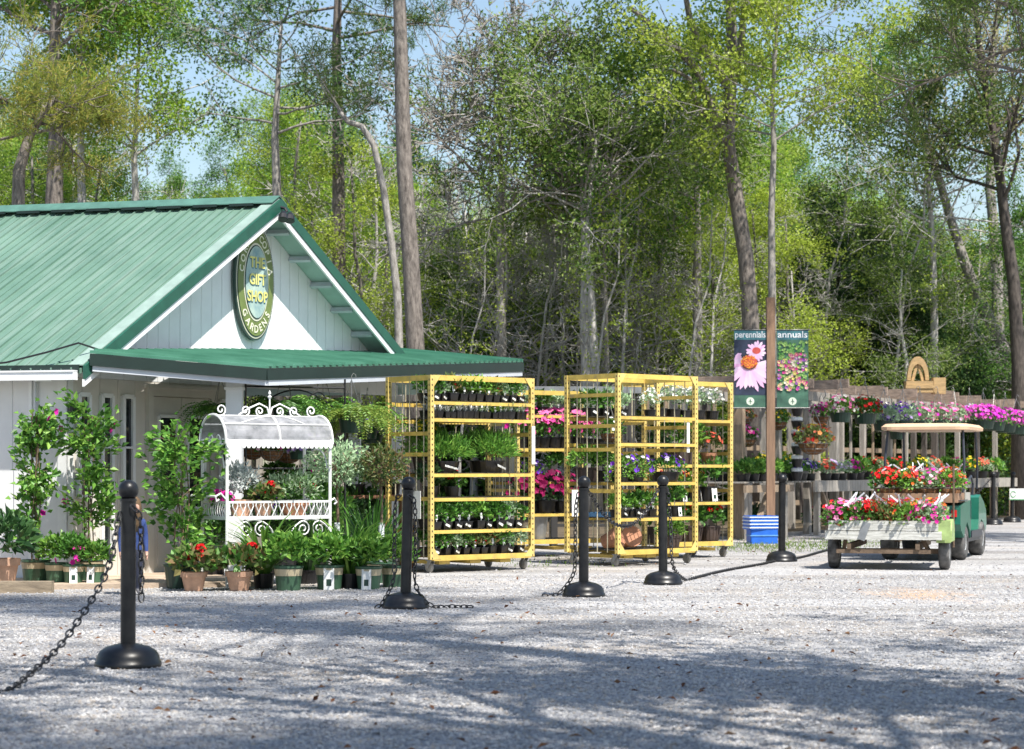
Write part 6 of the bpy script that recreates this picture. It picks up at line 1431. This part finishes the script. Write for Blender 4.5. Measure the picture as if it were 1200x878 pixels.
NM = {'pine': 'pine_tree', 'ever': 'evergreen_tree', 'bare': 'bare_tree', 'barelow': 'thicket_tree', 'shrub': 'undergrowth_shrub', 'shrub_e': 'undergrowth_shrub', 'shrub_l': 'undergrowth_shrub'}
SKY = [(-150, 20), (60, 10), (120, 60), (160, 130), (260, 130), (300, 60), (380, 10), (430, 60), (490, 120), (540, 150), (620, 150), (660, 60), (760, 30), (870, 40), (930, 80), (980, 130), (1040, 130), (1080, 180), (1200, 200), (1400, 150)]
def skyline(px): return float(np.interp(px, [a for a, b in SKY], [b + 30 for a, b in SKY]))
def wood(key, px, Y, s=1.0, sxy=None):
    if 'shrub' not in key and key not in ('barelow', 'sapling'):      # tree tops follow the skyline of the wood
        want = Z(skyline(px) + rt.uniform(-10, 75), Y) - 2.0; s = max(.5, min(1.4, want / TDEF[key]['H'])); sxy = 1 / s ** .35
    lb, gp = KIND[key]; tree(key, px, Y, s, rt.uniform(-.9, .9), lb, gp, name=NM.get(key, 'woodland_tree'), cat='shrub' if 'shrub' in key else 'tree', sxy=sxy)
for px, key, Y, s in ((20, 'spring', 58, 1.0), (110, 'spring_b', 56, 1.0), (190, 'spring', 60, .98), (215, 'spring_b', 54, .9), (255, 'lime', 57, .78), (290, 'spring', 66, .95), (350, 'spring_b', 57, .95), (375, 'lime', 60, 1.05), (415, 'spring', 66, 1.05), (430, 'lime', 52, .9), (450, 'spring_b', 58, 1.05),
                      (505, 'spring_b', 60, .92), (540, 'bare', 58, .95), (555, 'glossy', 52, .85), (525, 'ever', 57, .95), (615, 'glossy', 55, .95), (610, 'bare', 62, 1.0), (650, 'spring_b', 58, .98), (640, 'glossy', 53, .95), (700, 'spring', 60, 1.02), (735, 'glossy', 54, 1.0), (740, 'spring', 65, 1.1), (775, 'glossy', 57, .95), (785, 'lime', 53, .9), (800, 'spring', 62, 1.1), (840, 'lime', 55, .95), (850, 'bare', 60, 1.0), (880, 'spring', 64, 1.12), (900, 'lime', 50, .7), (935, 'lime', 50, .75), (940, 'spring_b', 62, 1.05), (965, 'ever', 56, 1.1), (985, 'spring', 66, 1.05), (1010, 'ever', 54, 1.15), (1040, 'glossy', 56, 1.0), (1030, 'spring_b', 63, .95), (1075, 'mid', 60, 1.1), (1060, 'glossy', 51, .75), (1130, 'glossy', 57, .95), (1120, 'mid', 62, .95), (1180, 'mid', 60, .9), (1210, 'bare', 58, 1.0), (1220, 'mid', 52, .8)):
    wood(key, px, Y, s)
for i in range(40):                                  # farther rows close the view
    px = -90 + i * 35 + rt.uniform(-14, 14); Y = rt.uniform(68, 84); wood(rt.choice(['spring', 'mid', 'spring', 'spring_b', 'lime', 'glossy', 'bare']), px, Y, rt.uniform(.85, 1.12))
for i in range(34):
    px = -60 + i * 39 + rt.uniform(-15, 15); Y = rt.uniform(86, 100); wood(rt.choice(['mid', 'ever', 'mid', 'spring']), px, Y, rt.uniform(.9, 1.15))
for i in range(44):                                  # undergrowth
    px = 430 + i * 18.5 + rt.uniform(-8, 8); Y = rt.uniform(53, 62); wood(rt.choice(['shrub', 'shrub_e', 'shrub_e', 'shrub', 'shrub_l', 'barelow']), px, Y, rt.uniform(.8, 1.25))
for i in range(22):
    px = 470 + i * 36 + rt.uniform(-12, 12); Y = rt.uniform(64, 74); wood(rt.choice(['shrub_e', 'shrub_e', 'shrub']), px, Y, rt.uniform(1.1, 1.5))
for px, Y, s in ((590, 50, 1.0), (640, 51, .9), (730, 50, .85), (770, 52, .9), (660, 52, 1.0), (930, 52, .8)): wood('barelow', px, Y, s)
for i in range(13): wood('sapling', 440 + i * 58 + rt.uniform(-22, 22), rt.uniform(46.5, 56), rt.uniform(.7, 1.15))
# --- trees beside and behind the viewpoint whose branches shade the gravel
def shade(x, y, H, spread, seed, label, lpt=5, crown0=.42, nb=19):
    r = tree_mesh(seed, H, .42, 's', b_grey, t_shade, crown0=crown0, spread=spread, nb=nb, sec=4, ter=3, lpt=lpt, L=.3, W=.19, sig=.27, name='shade_tree', label=label, up=.3); r.location = (x, y, 0); r['group'] = 'shade trees beside the gravel'
SHADES = [(6.2, 5.3, 28, 4.0, 501, 22), (4.7, 4.2, 12.5, 6.0, 502, 36), (4.8, -2.6, 23, 5.4, 503, 36), (8.4, 5.2, 13, 5, 504, 34)]
for i, (x, y, H, sp, sd, lp) in enumerate(SHADES): shade(x, y, H, sp, sd, 'spreading tree in light spring leaf shading the near gravel', lp, (.7, .42, .62, .42)[i])
# ------------------------------------------------------------------ ground
def gravel_mat():
    m, nt, b = _new('pale_gravel'); tc = nt.nodes.new('ShaderNodeTexCoord')
    def vor(scale):
        v = nt.nodes.new('ShaderNodeTexVoronoi'); v.inputs['Scale'].default_value = scale; nt.links.new(tc.outputs['Object'], v.inputs['Vector']); return v
    v1 = vor(46); v2 = vor(21)
    sx = nt.nodes.new('ShaderNodeSeparateColor'); nt.links.new(v1.outputs['Color'], sx.inputs[0])
    r = _ramp(nt, [(.17, .17, .175), (.28, .28, .29), (.35, .345, .35), (.4, .395, .39), (.46, .45, .44)]); nt.links.new(sx.outputs['Red'], r.inputs['Fac'])
    no = nt.nodes.new('ShaderNodeTexNoise'); no.inputs['Scale'].default_value = .55; no.inputs['Detail'].default_value = 7; no.inputs['Roughness'].default_value = .7; nt.links.new(tc.outputs['Object'], no.inputs['Vector'])
    r2 = _ramp(nt, [(0, 0, 0), (1, 1, 1)]); r2.color_ramp.elements[0].position = .52; r2.color_ramp.elements[1].position = .8; nt.links.new(no.outputs['Fac'], r2.inputs['Fac'])
    mx = nt.nodes.new('ShaderNodeMix'); mx.data_type = 'RGBA'; nt.links.new(r2.outputs['Color'], mx.inputs['Factor']); nt.links.new(r.outputs['Color'], mx.inputs['A']); mx.inputs['B'].default_value = (.42, .35, .27, 1)
    # wheel tracks: long faint bands along the drive
    mpt = nt.nodes.new('ShaderNodeMapping'); mpt.inputs['Rotation'].default_value = (0, 0, R(-8)); mpt.inputs['Scale'].default_value = (.12, 1.1, 1); nt.links.new(tc.outputs['Object'], mpt.inputs['Vector'])
    nt_ = nt.nodes.new('ShaderNodeTexNoise'); nt_.inputs['Scale'].default_value = 1.0; nt_.inputs['Detail'].default_value = 3; nt.links.new(mpt.outputs['Vector'], nt_.inputs['Vector'])
    rt_ = _ramp(nt, [(.72, .7, .68), (1.12, 1.12, 1.12)]); rt_.color_ramp.elements[0].position = .35; rt_.color_ramp.elements[1].position = .62; nt.links.new(nt_.outputs['Fac'], rt_.inputs['Fac'])
    mt_ = nt.nodes.new('ShaderNodeMix'); mt_.data_type = 'RGBA'; mt_.blend_type = 'MULTIPLY'; mt_.inputs['Factor'].default_value = 1; nt.links.new(mx.outputs['Result'], mt_.inputs['A']); nt.links.new(rt_.outputs['Color'], mt_.inputs['B']); mx = mt_
    # sandy patch on the drive
    sp = nt.nodes.new('ShaderNodeVectorMath'); sp.operation = 'MULTIPLY_ADD'; sp.inputs[1].default_value = (.95, .42, 1); pp = GP(1082, 697); sp.inputs[2].default_value = (-pp.x * .95, -pp.y * .42, 0); nt.links.new(tc.outputs['Object'], sp.inputs[0])
    ln = nt.nodes.new('ShaderNodeVectorMath'); ln.operation = 'LENGTH'; nt.links.new(sp.outputs[0], ln.inputs[0])
    n3 = nt.nodes.new('ShaderNodeTexNoise'); n3.inputs['Scale'].default_value = 2.5; n3.inputs['Detail'].default_value = 5; nt.links.new(tc.outputs['Object'], n3.inputs['Vector'])
    ad = nt.nodes.new('ShaderNodeMath'); ad.operation = 'ADD'; nt.links.new(ln.outputs['Value'], ad.inputs[0]); nt.links.new(n3.outputs['Fac'], ad.inputs[1])
    mr = nt.nodes.new('ShaderNodeMapRange'); mr.inputs['From Min'].default_value = .62; mr.inputs['From Max'].default_value = 1.05; mr.inputs['To Min'].default_value = .75; mr.inputs['To Max'].default_value = 0; nt.links.new(ad.outputs[0], mr.inputs['Value'])
    m2 = nt.nodes.new('ShaderNodeMix'); m2.data_type = 'RGBA'; nt.links.new(mr.outputs['Result'], m2.inputs['Factor']); nt.links.new(mx.outputs['Result'], m2.inputs['A']); m2.inputs['B'].default_value = (.46, .31, .2, 1)
    nt.links.new(m2.outputs['Result'], b.inputs['Base Color']); b.inputs['Roughness'].default_value = .9; b.inputs['Specular IOR Level'].default_value = .25
    mul = nt.nodes.new('ShaderNodeMath'); mul.operation = 'ADD'; nt.links.new(v1.outputs['Distance'], mul.inputs[0]); nt.links.new(v2.outputs['Distance'], mul.inputs[1])
    inv = nt.nodes.new('ShaderNodeMath'); inv.operation = 'SUBTRACT'; inv.inputs[0].default_value = 1.4; nt.links.new(mul.outputs[0], inv.inputs[1])
    bp_ = nt.nodes.new('ShaderNodeBump'); bp_.inputs['Strength'].default_value = .55; bp_.inputs['Distance'].default_value = .02; nt.links.new(inv.outputs[0], bp_.inputs['Height']); nt.links.new(bp_.outputs['Normal'], b.inputs['Normal'])
    return m
mb = MB(); mb.add([(-400, -60, 0), (400, -60, 0), (400, 900, 0), (-400, 900, 0)], [(0, 1, 2, 3)]); tag(mb.build('ground', gravel_mat()), kind='structure')
m_litter = M('woodland_litter', (.07, .05, .03), .95, var=.5, vs=1.2, col2=(.16, .12, .07), bump=.6, bs=12)
mb = MB(); mb.add([(-120, 33, .004), (-.4, 33, .004), (2.2, 36.2, .004), (3.6, 37.4, .004), (13.2, 54.2, .004), (40, 56, .004), (150, 56, .004), (150, 600, .004), (-120, 600, .004)], [tuple(range(9))]); tag(mb.build('forest_floor', m_litter), kind='structure')
# loose stones over the near gravel
rg = np.random.default_rng(3)
def stones(n, y0, y1, smin, smax):
    y = y0 * (y1 / y0) ** rg.random(n); x = (rg.random(n) - .5) * 2 * (.27 * y + .3); P = np.stack([x, y, np.zeros(n)], 1)
    s = rg.uniform(smin, smax, n) * (1 + .5 * (rg.random(n) < .06))
    base_ = np.array([(1, 0, 0), (0, 1, 0), (-1, 0, 0), (0, -1, 0), (0, 0, 1), (0, 0, -1)], float)
    V = base_[None] * rg.uniform(.6, 1.3, (n, 6, 1)) * (s[:, None, None]); V[:, :, 2] *= .75
    a = rg.uniform(0, 6.28, n); t = rg.normal(0, .4, n); c, s_ = np.cos(a)[:, None], np.sin(a)[:, None]; x_, y_ = V[:, :, 0].copy(), V[:, :, 1].copy(); V[:, :, 0] = x_ * c - y_ * s_; V[:, :, 1] = x_ * s_ + y_ * c
    y2, z2 = V[:, :, 1].copy(), V[:, :, 2].copy(); ct, st = np.cos(t)[:, None], np.sin(t)[:, None]; V[:, :, 1] = y2 * ct - z2 * st; V[:, :, 2] = y2 * st + z2 * ct
    V += P[:, None, :]; V[:, :, 2] += (s * .25)[:, None]
    F_ = np.array([(0, 1, 4), (1, 2, 4), (2, 3, 4), (3, 0, 4), (1, 0, 5), (2, 1, 5), (3, 2, 5), (0, 3, 5)]); b = np.arange(n)[:, None, None] * 6
    return V.reshape(-1, 3), (F_[None] + b).reshape(-1, 3)
m_stone = FLOW('gravel_stone', [(.36, .36, .37), (.41, .405, .4), (.31, .31, .325), (.46, .45, .44), (.38, .37, .36), (.25, .25, .265), (.35, .315, .28)], 0)
mb = MB(); mb.add(*stones(85000, 8.4, 24, .005, .012)); mb.add(*stones(5000, 8.4, 40, .01, .018)); tag(mb.build('gravel_stones', m_stone), 'loose pale gravel stones strewn over the drive', 'gravel', kind='stuff')
m_dead = LEAF('dead_leaf', [(.1, .04, .02), (.18, .08, .04), (.25, .14, .07)], .1, .8, .2)
n = 330; y = 8.6 * (30 / 8.6) ** rg.random(n); P = np.stack([(rg.random(n) - .5) * .54 * y, y, np.full(n, .022)], 1); mb = MB(); leaves(mb, rg, P, np.stack([rg.normal(size=n), rg.normal(size=n), rg.normal(size=n) * .25], 1), rg.uniform(.03, .07, n), .025); tag(mb.build('fallen_leaves', m_dead), 'brown fallen leaves and bark crumbs scattered on the gravel', 'leaves', kind='stuff')
m_weed = LEAF('weed_blade', [(.08, .15, .02), (.16, .25, .04), (.26, .34, .07)], .3)
P = []
for c, sx, sy, k in ((GP(860, 643), .5, 1.0, 420), (GP(905, 641), .6, .9, 380), (GP(945, 641), .55, 1.0, 300), (GP(640, 660), .5, .8, 160), (GP(985, 638), .6, 1.0, 600)):
    P.append(np.stack([c.x + rg.normal(0, sx, k), c.y + rg.normal(0, sy, k), np.zeros(k)], 1))
P = np.concatenate(P); mb = MB(); n = len(P); leaves(mb, rg, P, np.stack([rg.normal(size=n) * .5, rg.normal(size=n) * .5, np.ones(n)], 1), rg.uniform(.025, .07, n), .012); tag(mb.build('weeds', m_weed), 'patches of short green weeds at the gravel edge by the benches', 'weeds', kind='stuff')

# ------------------------------------------------------------------ light, sky, camera
sun_dir = Vector((.56, -.83, 0)).normalized(); EL = R(60)
sd = Vector((sun_dir.x * math.cos(EL), sun_dir.y * math.cos(EL), math.sin(EL)))
sl_ = bpy.data.lights.new('sun', 'SUN'); sl_.energy = 4.9; sl_.angle = R(.53); sl_.color = (1, .95, .87); so2 = bpy.data.objects.new('sun', sl_); C.objects.link(so2); so2.rotation_euler = sd.to_track_quat('Z', 'Y').to_euler(); so2.location = sd * 50
w = bpy.data.worlds.new('World'); scene.world = w; w.use_nodes = True; nt = w.node_tree; bg = nt.nodes['Background']
sk = nt.nodes.new('ShaderNodeTexSky'); sk.sky_type = 'NISHITA'; sk.sun_disc = False; sk.sun_elevation = EL; sk.sun_rotation = math.atan2(sd.x, sd.y); sk.air_density = 1.2; sk.dust_density = 1.0; sk.ozone_density = 1.5; sk.altitude = 50
nt.links.new(sk.outputs[0], bg.inputs['Color']); bg.inputs['Strength'].default_value = .10
cam = bpy.data.cameras.new('camera'); cam.sensor_width = 36; cam.lens = 36 * F / 1200; cam.shift_y = (HY - 439) / 1200; cam.clip_start = .1; cam.clip_end = 3000
cam.dof.use_dof = True; cam.dof.focus_distance = 21.0; cam.dof.aperture_fstop = 4.0; cam.dof.aperture_blades = 0
co = bpy.data.objects.new('camera', cam); C.objects.link(co); co.location = (0, 0, HC); co.rotation_euler = (R(90), 0, 0); scene.camera = co
vs = scene.view_settings; vs.view_transform = 'Standard'; vs.look = 'None'; vs.gamma = 1; vs.exposure = 0.8; vs.use_curve_mapping = False
scene.cycles.max_bounces = 6; scene.cycles.diffuse_bounces = 3; scene.cycles.glossy_bounces = 2; scene.cycles.transmission_bounces = 3; scene.cycles.transparent_max_bounces = 4; scene.cycles.use_denoising = True
try: scene.cycles.denoiser = 'OPENIMAGEDENOISE'
except Exception: pass
for o in list(C.objects):
    for k in ('_w', '_dims'):
        if k in o: del o[k]
